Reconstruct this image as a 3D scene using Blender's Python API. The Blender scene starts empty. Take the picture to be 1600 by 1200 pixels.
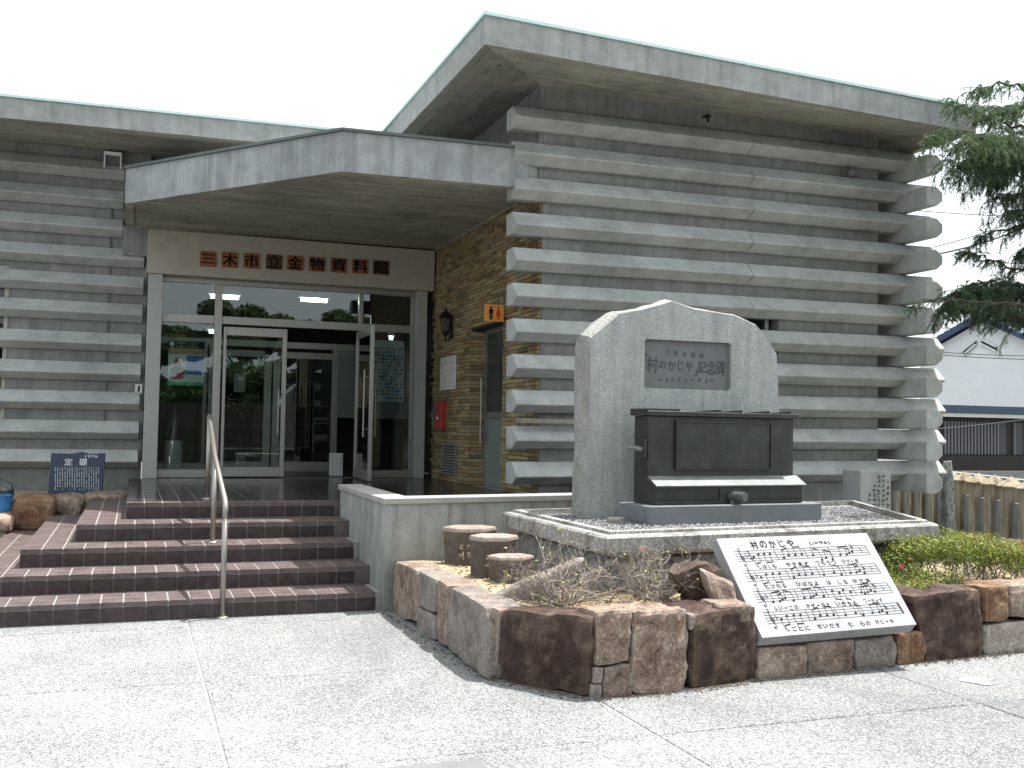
import bpy, bmesh, math, random
import numpy as np
from mathutils import Vector, Matrix, noise

SC = bpy.context.scene
COL = SC.collection
rng = random.Random(7)
R = math.radians

# ------------------------------------------------------------------ camera
CAM_H = 1.5
ROWS = np.array([[0.93803, -0.34612, 0.01723], [0.03089, 0.03397, -0.99895], [0.34516, 0.93757, 0.04255]])
FPX = 1605.5


def cam_rows(yaw, pitch, roll):
    cy, sy = math.cos(yaw), math.sin(yaw)
    f = np.array([sy * math.cos(pitch), cy * math.cos(pitch), math.sin(pitch)])
    r0 = np.array([cy, -sy, 0]); u0 = np.cross(r0, f)
    r = r0 * math.cos(roll) + u0 * math.sin(roll); u = -r0 * math.sin(roll) + u0 * math.cos(roll)
    return np.array([r, -u, f])


ROWS = cam_rows(0.353078, 0.042845, 0.017243)
cam_data = bpy.data.cameras.new('camera'); cam = bpy.data.objects.new('camera', cam_data); COL.objects.link(cam)
cam_data.sensor_width = 36.0; cam_data.lens = FPX / 1600 * 36.0
cam_data.clip_start = 0.1; cam_data.clip_end = 600
r_, d_, f_ = [Vector(v) for v in ROWS]
cam.matrix_world = Matrix.Translation((0, 0, CAM_H)) @ Matrix((r_, -d_, -f_)).transposed().to_4x4()
SC.camera = cam

# ------------------------------------------------------------------ light
SUN_EL, SUN_AZX, SUN_AZY = R(71.7), 0.97, 0.243
world = bpy.data.worlds.new('World'); SC.world = world; world.use_nodes = True
wn = world.node_tree.nodes; wl = world.node_tree.links
bg = wn['Background']
sky = wn.new('ShaderNodeTexSky'); sky.sky_type = 'NISHITA'; sky.sun_disc = False
sky.sun_elevation = SUN_EL; sky.sun_rotation = math.atan2(SUN_AZX, SUN_AZY)
sky.air_density = 1.0; sky.dust_density = 8.0; sky.ozone_density = 0.6
veil = wn.new('ShaderNodeMix'); veil.data_type = 'RGBA'; veil.inputs[0].default_value = 0.55   # thin bright overcast all over the sky
veil.inputs[7].default_value = (7.4, 8.1, 8.15, 1)
wl.new(sky.outputs['Color'], veil.inputs[6]); wl.new(veil.outputs[2], bg.inputs['Color']); bg.inputs['Strength'].default_value = 0.15
sun_d = bpy.data.lights.new('sun', 'SUN'); sun_d.energy = 5.0; sun_d.angle = R(0.5); sun_d.color = (1.0, 0.975, 0.94)
sun = bpy.data.objects.new('sun', sun_d); COL.objects.link(sun)
sd = Vector((SUN_AZX * math.cos(SUN_EL), SUN_AZY * math.cos(SUN_EL), math.sin(SUN_EL)))
sun.rotation_euler = sd.to_track_quat('Z', 'Y').to_euler(); sun.location = (6, 4, 30)
vs = SC.view_settings; vs.view_transform = 'Standard'; vs.look = 'None'; vs.exposure = 0.80; vs.gamma = 1.0; vs.use_curve_mapping = False
SC.render.engine = 'CYCLES'
SC.cycles.max_bounces = 8; SC.cycles.transparent_max_bounces = 12
try:
    SC.cycles.use_denoising = True
except Exception:
    pass


# ------------------------------------------------------------------ survey: where a sight line meets a plane
def ray(x, y):
    return np.array([(x - 800) / FPX, (y - 600) / FPX, 1.0]) @ ROWS
def onY(x, y, Y):
    d = ray(x, y); return Vector((0, 0, CAM_H)) + Vector(d * Y / d[1])
def onX(x, y, X):
    d = ray(x, y); return Vector((0, 0, CAM_H)) + Vector(d * X / d[0])
def onZ(x, y, z):
    d = ray(x, y); return Vector((0, 0, CAM_H)) + Vector(d * (z - CAM_H) / d[2])


# ------------------------------------------------------------------ materials
class NT:
    def __init__(self, name):
        self.m = bpy.data.materials.new(name); self.m.use_nodes = True
        self.t = self.m.node_tree; self.n = self.t.nodes; self.b = self.n['Principled BSDF']
    def add(self, kind, **kw):
        n = self.n.new(kind)
        for k, v in kw.items():
            if k in n.inputs and not hasattr(n, k): n.inputs[k].default_value = v
            else: setattr(n, k, v)
        return n
    def ln(self, a, b): self.t.links.new(a, b)
    def pos(self, scale=(1, 1, 1), obj=False):
        if obj: src = self.add('ShaderNodeTexCoord').outputs['Object']
        else: src = self.add('ShaderNodeNewGeometry').outputs['Position']
        mp = self.add('ShaderNodeMapping'); mp.inputs['Scale'].default_value = scale
        self.ln(src, mp.inputs['Vector']); return mp.outputs['Vector']
    def noise(self, vec, scale, detail=5, rough=0.55, dist=0.0):
        n = self.add('ShaderNodeTexNoise'); n.inputs['Scale'].default_value = scale; n.inputs['Detail'].default_value = detail
        n.inputs['Roughness'].default_value = rough; n.inputs['Distortion'].default_value = dist
        self.ln(vec, n.inputs['Vector']); return n.outputs['Fac']
    def voro(self, vec, scale, feature='F1', out='Distance', rand=1.0):
        n = self.add('ShaderNodeTexVoronoi'); n.feature = feature; n.inputs['Scale'].default_value = scale
        n.inputs['Randomness'].default_value = rand
        self.ln(vec, n.inputs['Vector']); return n.outputs[out]
    def ramp(self, fac, stops, interp='LINEAR'):
        n = self.add('ShaderNodeValToRGB'); n.color_ramp.interpolation = interp
        e = n.color_ramp.elements
        while len(e) < len(stops): e.new(0.5)
        for i, (p, c) in enumerate(stops):
            e[i].position = p; e[i].color = (*c, 1) if len(c) == 3 else c
        self.ln(fac, n.inputs['Fac']); return n.outputs['Color']
    def mix(self, fac, a, b, mode='MIX'):
        n = self.add('ShaderNodeMix'); n.data_type = 'RGBA'; n.blend_type = mode
        for sock, v in ((n.inputs[0], fac), (n.inputs[6], a), (n.inputs[7], b)):
            if hasattr(v, 'is_linked'): self.ln(v, sock)
            elif isinstance(v, (tuple, list)): sock.default_value = (*v, 1) if len(v) == 3 else v
            else: sock.default_value = v
        return n.outputs[2]
    def bump(self, h, strength=0.3, dist=0.01):
        n = self.add('ShaderNodeBump'); n.inputs['Strength'].default_value = strength; n.inputs['Distance'].default_value = dist
        self.ln(h, n.inputs['Height']); self.ln(n.outputs['Normal'], self.b.inputs['Normal'])
    def col(self, c):
        if isinstance(c, (tuple, list)): self.b.inputs['Base Color'].default_value = (*c, 1)
        else: self.ln(c, self.b.inputs['Base Color'])
        return self
    def set(self, rough=None, metal=None, spec=None):
        if rough is not None: self.b.inputs['Roughness'].default_value = rough
        if metal is not None: self.b.inputs['Metallic'].default_value = metal
        if spec is not None: self.b.inputs['Specular IOR Level'].default_value = spec
        return self
    def rnd(self):
        return self.add('ShaderNodeObjectInfo').outputs['Random']


def g3(v, tint=(1, 1, 1)): return (v * tint[0], v * tint[1], v * tint[2])


def concrete(name, base, tint=(0.97, 1.0, 0.95), boards=None, streak=0.0, contrast=0.35, stain=(0.10, 0.095, 0.085), stain_at=0.60, bump=0.25):
    m = NT(name)
    p = m.pos()
    big = m.noise(p, 0.9, 6, 0.6)
    mid = m.noise(p, 5.0, 6, 0.65)
    c = m.ramp(big, [(0.25, g3(base * (1 - contrast), tint)), (0.5, g3(base, tint)), (0.78, g3(base * (1 + contrast * 0.7), tint))])
    c2 = m.ramp(mid, [(0.3, (0.68, 0.68, 0.67)), (0.55, (1, 1, 1)), (0.75, (1.15, 1.15, 1.13))])
    c = m.mix(0.75, c, c2, 'MULTIPLY')
    fine = m.noise(p, 60, 4, 0.7)
    c = m.mix(0.5, c, m.ramp(fine, [(0.25, (0.6, 0.6, 0.6)), (0.5, (1, 1, 1)), (0.8, (1.2, 1.2, 1.2))]), 'MULTIPLY')
    if streak:
        sv = m.noise(m.pos((6.0, 6.0, 0.35)), 1.6, 6, 0.7)
        c = m.mix(m.ramp(sv, [(0.46, (0, 0, 0)), (0.68, (streak,) * 3)]), c, stain)
        sw = m.noise(m.pos((9.0, 9.0, 0.5)), 1.3, 4, 0.7)
        c = m.mix(m.ramp(sw, [(0.62, (0, 0, 0)), (0.75, (streak * 0.6,) * 3)]), c, (0.5, 0.5, 0.48))
    st = m.noise(p, 2.3, 8, 0.72)
    c = m.mix(m.ramp(st, [(stain_at, (0, 0, 0)), (stain_at + 0.16, (0.55,) * 3)]), c, stain)
    h = fine
    if boards:
        axis, w = boards
        sc = [0.35, 0.35, 0.35]; sc[axis] = 1.0 / w
        sep = m.add('ShaderNodeSeparateXYZ'); geo = m.add('ShaderNodeNewGeometry'); m.ln(geo.outputs['Position'], sep.inputs[0])
        mul = m.add('ShaderNodeMath', operation='MULTIPLY'); m.ln(sep.outputs[axis], mul.inputs[0]); mul.inputs[1].default_value = 1.0 / w
        flo = m.add('ShaderNodeMath', operation='FLOOR'); m.ln(mul.outputs[0], flo.inputs[0])
        wn_ = m.add('ShaderNodeTexWhiteNoise', noise_dimensions='1D'); m.ln(flo.outputs[0], wn_.inputs['W'])
        c = m.mix(0.6, c, m.ramp(wn_.outputs['Value'], [(0, (0.72, 0.71, 0.68)), (1, (1.15, 1.14, 1.1))]), 'MULTIPLY')
        fr = m.add('ShaderNodeMath', operation='FRACT'); m.ln(mul.outputs[0], fr.inputs[0])
        edge = m.ramp(fr.outputs[0], [(0.0, (0, 0, 0)), (0.06, (1, 1, 1)), (0.94, (1, 1, 1)), (1.0, (0, 0, 0))])
        c = m.mix(m.mix(1.0, (0.45,) * 3, edge, 'MULTIPLY'), m.mix(1.0, c, (0.55, 0.54, 0.5), 'MULTIPLY'), c)
        gs = [1.2, 1.2, 1.2]; gs[axis] = 22
        grain = m.noise(m.pos(tuple(gs)), 1.0, 7, 0.75)
        c = m.mix(0.55, c, m.ramp(grain, [(0.3, (0.55, 0.53, 0.48)), (0.55, (1, 1, 1))]), 'MULTIPLY')
        ks = [5, 5, 5]; ks[axis] = 16
        knot = m.noise(m.pos(tuple(ks)), 0.9, 3, 0.5)
        c = m.mix(m.ramp(knot, [(0.66, (0, 0, 0)), (0.72, (0.75,) * 3)]), c, (0.035, 0.03, 0.025))
        h = m.mix(0.5, grain, edge)
    m.bump(h, bump, 0.006)
    m.col(c).set(0.88, spec=0.25)
    return m.m


def granite(name, base, tint=(1, 1, 1), contrast=0.5, scale=160, rough=0.7, stain=0.0, bump=0.3, streak=None, rain=0.0):
    m = NT(name); p = m.pos()
    sp = m.noise(p, scale, 3, 0.8)
    c = m.ramp(sp, [(0.30, g3(base * (1 - contrast), tint)), (0.5, g3(base, tint)), (0.72, g3(base * (1 + contrast), tint))])
    big = m.noise(p, 3, 6, 0.65)
    c = m.mix(0.7, c, m.ramp(big, [(0.3, (0.75, 0.76, 0.78)), (0.7, (1.12, 1.12, 1.1))]), 'MULTIPLY')
    if rain:
        rv_ = m.noise(m.pos((7, 7, 0.45)), 1.4, 7, 0.7)
        c = m.mix(m.ramp(rv_, [(0.48, (0, 0, 0)), (0.72, (rain,) * 3)]), c, (0.12, 0.125, 0.115))
    if stain:
        s = m.noise(m.pos((1.5, 1.5, 0.6)), 3.5, 8, 0.75)
        c = m.mix(m.ramp(s, [(0.50, (0, 0, 0)), (0.66, (stain,) * 3)]), c, streak or (0.05, 0.045, 0.04))
    m.bump(m.mix(0.5, sp, m.noise(p, 30, 6, 0.7)), bump, 0.01)
    m.col(c).set(rough, spec=0.3)
    return m.m


def plain(name, c, rough=0.5, metal=0.0, spec=0.4, var=0.0, scale=20, emit=None):
    m = NT(name)
    if var:
        n = m.noise(m.pos(), scale, 6, 0.65)
        m.col(m.mix(1.0, c, m.ramp(n, [(0.25, (1 - var,) * 3), (0.75, (1 + var * 0.6,) * 3)]), 'MULTIPLY'))
    else: m.col(c)
    m.set(rough, metal, spec)
    if emit:
        m.b.inputs['Emission Color'].default_value = (*emit[0], 1); m.b.inputs['Emission Strength'].default_value = emit[1]
    return m.m


def rock(name, a, b, c3, scale=9, rand=True):
    m = NT(name); p = m.pos()
    gr = m.noise(p, 70, 6, 0.85); vein = m.noise(m.pos((1, 1, 0.35)), 16, 8, 0.8, 1.5)
    n1 = m.noise(p, scale, 10, 0.75, 0.4)
    c = m.ramp(n1, [(0.32, a), (0.50, b), (0.68, c3)])
    n2 = m.noise(m.pos((1, 1, 0.4)), scale * 5, 8, 0.8)
    c = m.mix(0.85, c, m.ramp(n2, [(0.3, (0.40, 0.36, 0.34)), (0.5, (0.95, 0.94, 0.92)), (0.75, (1.5, 1.45, 1.35))]), 'MULTIPLY')
    pat = m.noise(p, 4.2, 5, 0.6)
    c = m.mix(m.ramp(pat, [(0.56, (0, 0, 0)), (0.68, (0.65,) * 3)]), c, c3)
    if rand:
        c = m.mix(0.6, c, m.ramp(m.rnd(), [(0, (0.65, 0.62, 0.6)), (1, (1.3, 1.25, 1.2))]), 'MULTIPLY')
    c = m.mix(0.75, c, m.ramp(gr, [(0.36, (0.22, 0.20, 0.19)), (0.5, (0.95, 0.95, 0.95)), (0.64, (1.9, 1.85, 1.75))]), 'MULTIPLY')
    c = m.mix(m.ramp(vein, [(0.30, (0.85,) * 3), (0.40, (0, 0, 0))]), c, g3(0.25, a) if max(a) > 0.1 else a)
    m.bump(m.mix(0.5, m.mix(0.5, n1, n2), m.mix(0.5, gr, vein)), 1.0, 0.03)
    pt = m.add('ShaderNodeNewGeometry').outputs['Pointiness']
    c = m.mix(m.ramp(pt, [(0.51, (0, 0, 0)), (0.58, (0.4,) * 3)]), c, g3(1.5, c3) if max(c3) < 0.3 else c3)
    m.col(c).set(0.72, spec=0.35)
    return m.m


M = {}
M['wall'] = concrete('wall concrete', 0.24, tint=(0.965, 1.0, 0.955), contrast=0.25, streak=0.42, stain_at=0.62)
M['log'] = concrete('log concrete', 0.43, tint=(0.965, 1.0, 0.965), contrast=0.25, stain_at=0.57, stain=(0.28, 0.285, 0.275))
M['fascia'] = concrete('fascia concrete', 0.35, tint=(0.965, 1.0, 0.97), contrast=0.3, streak=0.35)
M['canopy'] = concrete('canopy fascia concrete', 0.35, tint=(0.95, 0.99, 1.0), contrast=0.25, streak=0.5, stain=(0.12, 0.125, 0.13))
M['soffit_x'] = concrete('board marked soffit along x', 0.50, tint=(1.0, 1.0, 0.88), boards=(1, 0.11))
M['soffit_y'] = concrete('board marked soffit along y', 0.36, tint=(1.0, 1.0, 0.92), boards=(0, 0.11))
M['parapet'] = concrete('parapet render', 0.34, contrast=0.35, streak=0.7, stain=(0.11, 0.11, 0.10))
M['lintel'] = plain('cream painted lintel', (0.40, 0.37, 0.31), 0.6, var=0.12, scale=6)
M['jamb'] = plain('pale steel jamb', (0.38, 0.385, 0.37), 0.45, var=0.08, scale=8)
M['alu'] = plain('brushed aluminium', (0.36, 0.35, 0.325), 0.40, 0.7, var=0.15, scale=25)
M['steel'] = plain('satin steel tube', (0.33, 0.31, 0.28), 0.42, 0.85)
M['trim'] = plain('pale green roof trim', (0.55, 0.72, 0.69), 0.45, 0.2, var=0.1)
M['trim_dark'] = plain('dark canopy flashing', (0.11, 0.13, 0.125), 0.5, 0.2, var=0.2)
M['mono'] = granite('monument granite', 0.37, (0.96, 1.0, 0.97), 0.42, 90, stain=0.0, rain=0.45)
M['mono_side'] = granite('rough monument flank', 0.30, (1.0, 1.0, 0.93), 0.5, 60, stain=0.45, streak=(0.12, 0.11, 0.08), bump=0.8)
M['mono_panel'] = granite('honed inset', 0.155, (0.97, 1.0, 1.02), 0.25, 140)
M['base_block'] = granite('rough pedestal block', 0.20, (1.0, 1.02, 1.04), 0.65, 35, stain=0.55, bump=0.9)
M['coping'] = granite('pedestal coping', 0.30, (1, 0.99, 0.94), 0.6, 45, stain=0.85, streak=(0.075, 0.065, 0.05), bump=0.9)
M['plinth'] = granite('dark grey plinth granite', 0.17, (0.94, 1.0, 1.06), 0.25, 180)
M['sheet'] = granite('pale music slab', 0.30, (0.98, 1.0, 1.04), 0.18, 170, bump=0.1)
M['sheet_side'] = granite('music slab edge', 0.30, (1, 1, 1), 0.4, 90)
M['stele'] = plain('dark blue slate', (0.045, 0.06, 0.10), 0.4, var=0.25, scale=30)
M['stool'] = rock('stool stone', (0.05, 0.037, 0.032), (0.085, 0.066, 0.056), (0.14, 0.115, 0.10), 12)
M['seat'] = rock('sunlit painted seat stone', (0.19, 0.155, 0.14), (0.30, 0.25, 0.225), (0.38, 0.33, 0.30), 9)  # paler than the stool block: sunlight on the tops painted into the colour
M['bronze'] = None
M['rock_dark'] = rock('dark brown planter stone', (0.022, 0.010, 0.008), (0.052, 0.027, 0.022), (0.15, 0.105, 0.078), 6, rand=False)
M['rock_tan'] = rock('tan planter stone', (0.095, 0.052, 0.038), (0.25, 0.185, 0.15), (0.42, 0.36, 0.31), 8)
M['rock_grey'] = rock('grey planter stone', (0.17, 0.145, 0.13), (0.28, 0.25, 0.23), (0.37, 0.34, 0.32), 5)
M['rock_rust'] = rock('rusty planter stone', (0.07, 0.035, 0.02), (0.18, 0.09, 0.045), (0.30, 0.22, 0.15), 7, rand=False)
M['soil'] = None
M['ink'] = plain('black paint', (0.010, 0.010, 0.012), 0.8, spec=0.1)
M['carved'] = plain('carved dark letters', (0.055, 0.058, 0.06), 0.8)
M['white_paint'] = plain('white letters', (0.62, 0.64, 0.66), 0.6)
M['grey_mark'] = plain('worn letters', (0.50, 0.44, 0.36), 0.7)
M['grout'] = plain('pale grout', (0.27, 0.255, 0.24), 0.9, var=0.2, scale=30)
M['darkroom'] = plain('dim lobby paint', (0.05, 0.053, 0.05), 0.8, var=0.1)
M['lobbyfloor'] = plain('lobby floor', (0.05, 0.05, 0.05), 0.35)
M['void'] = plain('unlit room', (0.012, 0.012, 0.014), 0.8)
M['lamp'] = plain('fluorescent tube', (0.9, 0.9, 0.9), 0.4, emit=((0.9, 1.0, 0.95), 9.0))
M['copper'] = plain('copper sign plate', (0.27, 0.095, 0.036), 0.7, 0.0, var=0.25, scale=9)
M['copper_dull'] = plain('tarnished copper plate', (0.13, 0.065, 0.032), 0.6, 0.3, var=0.3, scale=12)
M['iron'] = plain('black iron', (0.02, 0.02, 0.022), 0.5, 0.5)
M['paper'] = plain('paper', (0.62, 0.62, 0.60), 0.7)
M['red'] = plain('red enamel', (0.36, 0.035, 0.03), 0.4, var=0.1)
M['orange'] = plain('orange sign', (0.72, 0.30, 0.06), 0.5)
M['sign_red'] = plain('sign red', (0.55, 0.04, 0.02), 0.5)
M['door_green'] = plain('grey green door', (0.17, 0.21, 0.20), 0.45, var=0.08)
M['blue'] = plain('blue plastic', (0.03, 0.16, 0.36), 0.4)
M['white'] = plain('white paint', (0.74, 0.75, 0.76), 0.6, var=0.06, scale=3)
M['wood_dark'] = plain('dark stained wood', (0.022, 0.018, 0.016), 0.7, var=0.3, scale=10)
M['slat_grey'] = plain('weathered grey slat', (0.13, 0.13, 0.14), 0.7, var=0.2)
M['eave_blue'] = plain('blue grey sheet eave', (0.055, 0.085, 0.125), 0.9, var=0.1)
M['rooftile'] = plain('glazed blue roof tile', (0.025, 0.055, 0.13), 0.25, var=0.25, scale=6)
M['twig'] = plain('dead twig bark', (0.27, 0.23, 0.20), 0.85, var=0.4, scale=40)
M['bark'] = plain('bark', (0.045, 0.036, 0.030), 0.9, var=0.4, scale=20)
M['pink'] = plain('pink petals', (0.75, 0.08, 0.14), 0.6)
M['yellowleaf'] = plain('young yellow green leaf', (0.30, 0.36, 0.05), 0.6)
M['green_poster'] = plain('poster green', (0.05, 0.36, 0.18), 0.6)
M['blue_poster'] = plain('poster blue', (0.05, 0.17, 0.45), 0.6)
M['tan_poster'] = plain('poster tan', (0.42, 0.29, 0.16), 0.6, var=0.3, scale=60)
M['skin_poster'] = plain('poster portrait brown', (0.36, 0.18, 0.12), 0.6)
M['coat_poster'] = plain('poster coat brown', (0.22, 0.06, 0.05), 0.6)
M['magenta'] = plain('poster magenta', (0.5, 0.05, 0.2), 0.6)
M['cable'] = plain('black cable', (0.03, 0.03, 0.035), 0.6)
M['beige'] = plain('beige render', (0.50, 0.42, 0.27), 0.8, var=0.08, scale=3)


def leaf_mat(name, stops, rough=0.55, trans=0.25):
    m = NT(name)
    att = m.add('ShaderNodeAttribute'); att.attribute_name = 'tone'
    c = m.ramp(att.outputs['Fac'], stops)
    m.col(c).set(rough, spec=0.3)
    tr = m.add('ShaderNodeBsdfTranslucent'); m.ln(c, tr.inputs['Color'])
    mx = m.add('ShaderNodeMixShader'); mx.inputs['Fac'].default_value = trans
    out = m.n['Material Output']
    m.ln(m.b.outputs[0], mx.inputs[1]); m.ln(tr.outputs[0], mx.inputs[2]); m.ln(mx.outputs[0], out.inputs['Surface'])
    return m.m


M['needle'] = leaf_mat('cedar needles', [(0, (0.035, 0.065, 0.042)), (0.5, (0.085, 0.14, 0.078)), (1, (0.19, 0.25, 0.12))])
M['azalea'] = leaf_mat('azalea leaves', [(0, (0.05, 0.075, 0.02)), (0.45, (0.13, 0.175, 0.03)), (0.8, (0.27, 0.31, 0.04)), (1, (0.32, 0.18, 0.07))])
M['greenleaf'] = leaf_mat('broad leaves', [(0, (0.03, 0.055, 0.02)), (0.5, (0.06, 0.10, 0.03)), (1, (0.12, 0.17, 0.05))])


def mk_bronze():
    m = NT('weathered dark bronze'); p = m.pos()
    n = m.noise(p, 7, 8, 0.7)
    c = m.ramp(n, [(0.3, (0.020, 0.022, 0.020)), (0.55, (0.034, 0.037, 0.034)), (0.8, (0.06, 0.072, 0.066))])
    n2 = m.noise(m.pos((8, 8, 0.9)), 1.2, 6, 0.7)
    c = m.mix(m.ramp(n2, [(0.60, (0, 0, 0)), (0.74, (0.5,) * 3)]), c, (0.075, 0.095, 0.085))
    m.col(c).set(0.42, 0.35, 0.5); m.bump(n, 0.15, 0.004)
    return m.m


def mk_pale_bronze():
    m = NT('patinated bronze slope'); p = m.pos()
    n = m.noise(p, 11, 8, 0.7)
    m.col(m.ramp(n, [(0.3, (0.10, 0.115, 0.108)), (0.6, (0.17, 0.19, 0.182)), (0.8, (0.25, 0.265, 0.255))])).set(0.5, 0.25, 0.5)
    return m.m


M['bronze'] = mk_bronze(); M['bronze_pale'] = mk_pale_bronze()


def mk_tile(name, a, b, rough, ribs=False):
    m = NT(name); p = m.pos()
    n = m.noise(p, 5, 6, 0.7)
    c = m.ramp(n, [(0.3, a), (0.7, b)])
    c = m.mix(0.5, c, m.ramp(m.rnd(), [(0, (0.75, 0.75, 0.75)), (1, (1.25, 1.2, 1.2))]), 'MULTIPLY')
    dust = m.noise(p, 16, 6, 0.75)
    c = m.mix(m.ramp(dust, [(0.45, (0, 0, 0)), (0.8, (0.25,) * 3)]), c, (0.22, 0.19, 0.18))
    if ribs:
        sep = m.add('ShaderNodeSeparateXYZ'); geo = m.add('ShaderNodeNewGeometry'); m.ln(geo.outputs['Position'], sep.inputs[0])
        mul = m.add('ShaderNodeMath', operation='MULTIPLY'); m.ln(sep.outputs[1], mul.inputs[0]); mul.inputs[1].default_value = 2 * math.pi / 0.019
        sn = m.add('ShaderNodeMath', operation='SINE'); m.ln(mul.outputs[0], sn.inputs[0])
        m.bump(sn.outputs[0], 0.5, 0.003)
    else:
        m.bump(dust, 0.08, 0.003)
    m.col(c).set(rough, spec=0.5)
    return m.m


M['tile'] = mk_tile('dark maroon riser tile', (0.020, 0.012, 0.013), (0.036, 0.022, 0.023), 0.30)
M['tread'] = mk_tile('ribbed maroon tread tile', (0.060, 0.043, 0.041), (0.13, 0.10, 0.094), 0.45, True)
M['landing'] = mk_tile('glossy dark landing tile', (0.022, 0.018, 0.018), (0.045, 0.036, 0.035), 0.16)


def mk_brick():
    m = NT('slate brick'); p = m.pos()
    n = m.noise(p, 14, 6, 0.7)
    at = m.add('ShaderNodeAttribute'); at.attribute_name = 'tone'
    mx = m.add('ShaderNodeMath', operation='ADD'); m.ln(at.outputs['Fac'], mx.inputs[0])
    r2 = m.add('ShaderNodeMath', operation='ADD'); m.ln(m.rnd(), r2.inputs[0]); m.ln(mx.outputs[0], r2.inputs[1])
    fr = m.add('ShaderNodeMath', operation='FRACT'); m.ln(r2.outputs[0], fr.inputs[0])
    c = m.ramp(fr.outputs[0], [(0, (0.15, 0.115, 0.065)), (0.3, (0.29, 0.215, 0.11)), (0.55, (0.37, 0.295, 0.165)), (0.75, (0.24, 0.215, 0.14)), (0.9, (0.31, 0.19, 0.09)), (1, (0.14, 0.12, 0.085))])
    c = m.mix(0.7, c, m.ramp(n, [(0.3, (0.6, 0.6, 0.6)), (0.7, (1.2, 1.2, 1.15))]), 'MULTIPLY')
    m.bump(n, 0.4, 0.005); m.col(c).set(0.8, spec=0.3)
    return m.m


M['brick'] = mk_brick()
M['mortar'] = plain('dark mortar', (0.06, 0.05, 0.04), 0.9)


def mk_soil():
    m = NT('dry gravelly soil'); p = m.pos()
    n = m.noise(p, 60, 6, 0.8); n2 = m.noise(p, 4, 5, 0.6)
    c = m.ramp(n, [(0.3, (0.20, 0.15, 0.09)), (0.5, (0.40, 0.335, 0.23)), (0.72, (0.60, 0.53, 0.40))])
    c = m.mix(0.6, c, m.ramp(n2, [(0.3, (0.7, 0.68, 0.6)), (0.7, (1.15, 1.1, 1.05))]), 'MULTIPLY')
    m.bump(n, 0.8, 0.02); m.col(c).set(0.95, spec=0.1)
    return m.m


M['soil'] = mk_soil()


def mk_paving():
    m = NT('washed aggregate paving'); p = m.pos()
    v = m.voro(p, 105, 'F1', 'Color'); d = m.voro(p, 105, 'F1', 'Distance')
    bw = m.add('ShaderNodeRGBToBW'); m.ln(v, bw.inputs[0])
    c = m.ramp(bw.outputs[0], [(0.22, (0.10, 0.105, 0.107)), (0.42, (0.215, 0.222, 0.224)), (0.62, (0.33, 0.335, 0.333)), (0.9, (0.46, 0.462, 0.455))])
    c = m.mix(m.ramp(d, [(0.35, (0, 0, 0)), (0.75, (0.85,) * 3)]), c, (0.20, 0.205, 0.205))
    n2 = m.noise(p, 1.1, 7, 0.7)
    c = m.mix(0.8, c, m.ramp(n2, [(0.3, (0.78, 0.79, 0.80)), (0.65, (1.12, 1.11, 1.09))]), 'MULTIPLY')
    n3 = m.noise(p, 320, 3, 0.7)
    c = m.mix(0.5, c, m.ramp(n3, [(0.3, (0.75, 0.75, 0.75)), (0.7, (1.15, 1.15, 1.15))]), 'MULTIPLY')
    n4 = m.noise(p, 0.28, 5, 0.6, 0.6)
    c = m.mix(1.0, c, m.ramp(n4, [(0.36, (0.74, 0.755, 0.765)), (0.52, (1.0, 1.0, 1.0)), (0.66, (1.32, 1.31, 1.30))]), 'MULTIPLY')
    n5 = m.noise(p, 3.2, 9, 0.75, 0.8)
    c = m.mix(m.ramp(n5, [(0.57, (0, 0, 0)), (0.72, (0.6,) * 3)]), c, (0.15, 0.15, 0.145))
    c = m.mix(0.5, c, m.ramp(m.rnd(), [(0, (0.74, 0.755, 0.77)), (1, (1.06, 1.05, 1.04))]), 'MULTIPLY')
    m.bump(d, 0.6, 0.006); m.col(c).set(0.9, spec=0.2)
    return m.m


M['paving'] = mk_paving()
M['cover'] = granite('grey cover slab', 0.16, (1, 1, 1), 0.2, 140)
M['ground'] = plain('asphalt ground', (0.12, 0.12, 0.115), 0.9, var=0.2, scale=8)
M['joint'] = plain('joint filler', (0.30, 0.29, 0.27), 0.9)
M['pebble'] = granite('grey pebbles', 0.19, (1, 1.01, 1.02), 0.3, 40, rough=0.8)


def mk_glass(name, tint=(0.80, 0.86, 0.84), fmin=0.02):
    m = NT(name)
    tr = m.add('ShaderNodeBsdfTransparent'); tr.inputs['Color'].default_value = (*tint, 1)
    gl = m.add('ShaderNodeBsdfGlossy'); gl.inputs['Roughness'].default_value = 0.01; gl.inputs['Color'].default_value = (0.95, 0.97, 1.0, 1)
    fr = m.add('ShaderNodeFresnel'); fr.inputs['IOR'].default_value = 1.6
    ad = m.add('ShaderNodeMath', operation='ADD'); m.ln(fr.outputs[0], ad.inputs[0]); ad.inputs[1].default_value = fmin
    mx = m.add('ShaderNodeMixShader'); m.ln(ad.outputs[0], mx.inputs['Fac']); m.ln(tr.outputs[0], mx.inputs[1]); m.ln(gl.outputs[0], mx.inputs[2])
    m.ln(mx.outputs[0], m.n['Material Output'].inputs['Surface'])
    return m.m


M['glass'] = mk_glass('door glass')


def mk_fence():
    m = NT('stained concrete post'); p = m.pos()
    n = m.noise(m.pos((5, 5, 0.7)), 2.0, 6, 0.7)
    c = m.ramp(n, [(0.35, (0.10, 0.075, 0.05)), (0.5, (0.29, 0.24, 0.16)), (0.65, (0.36, 0.35, 0.30))])
    m.col(c).set(0.9); m.bump(n, 0.2); return m.m


M['fence'] = mk_fence()
M['lichen'] = granite('lichened boulder', 0.26, (0.95, 1, 0.95), 0.8, 22, stain=0.8, streak=(0.05, 0.06, 0.05))


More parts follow.
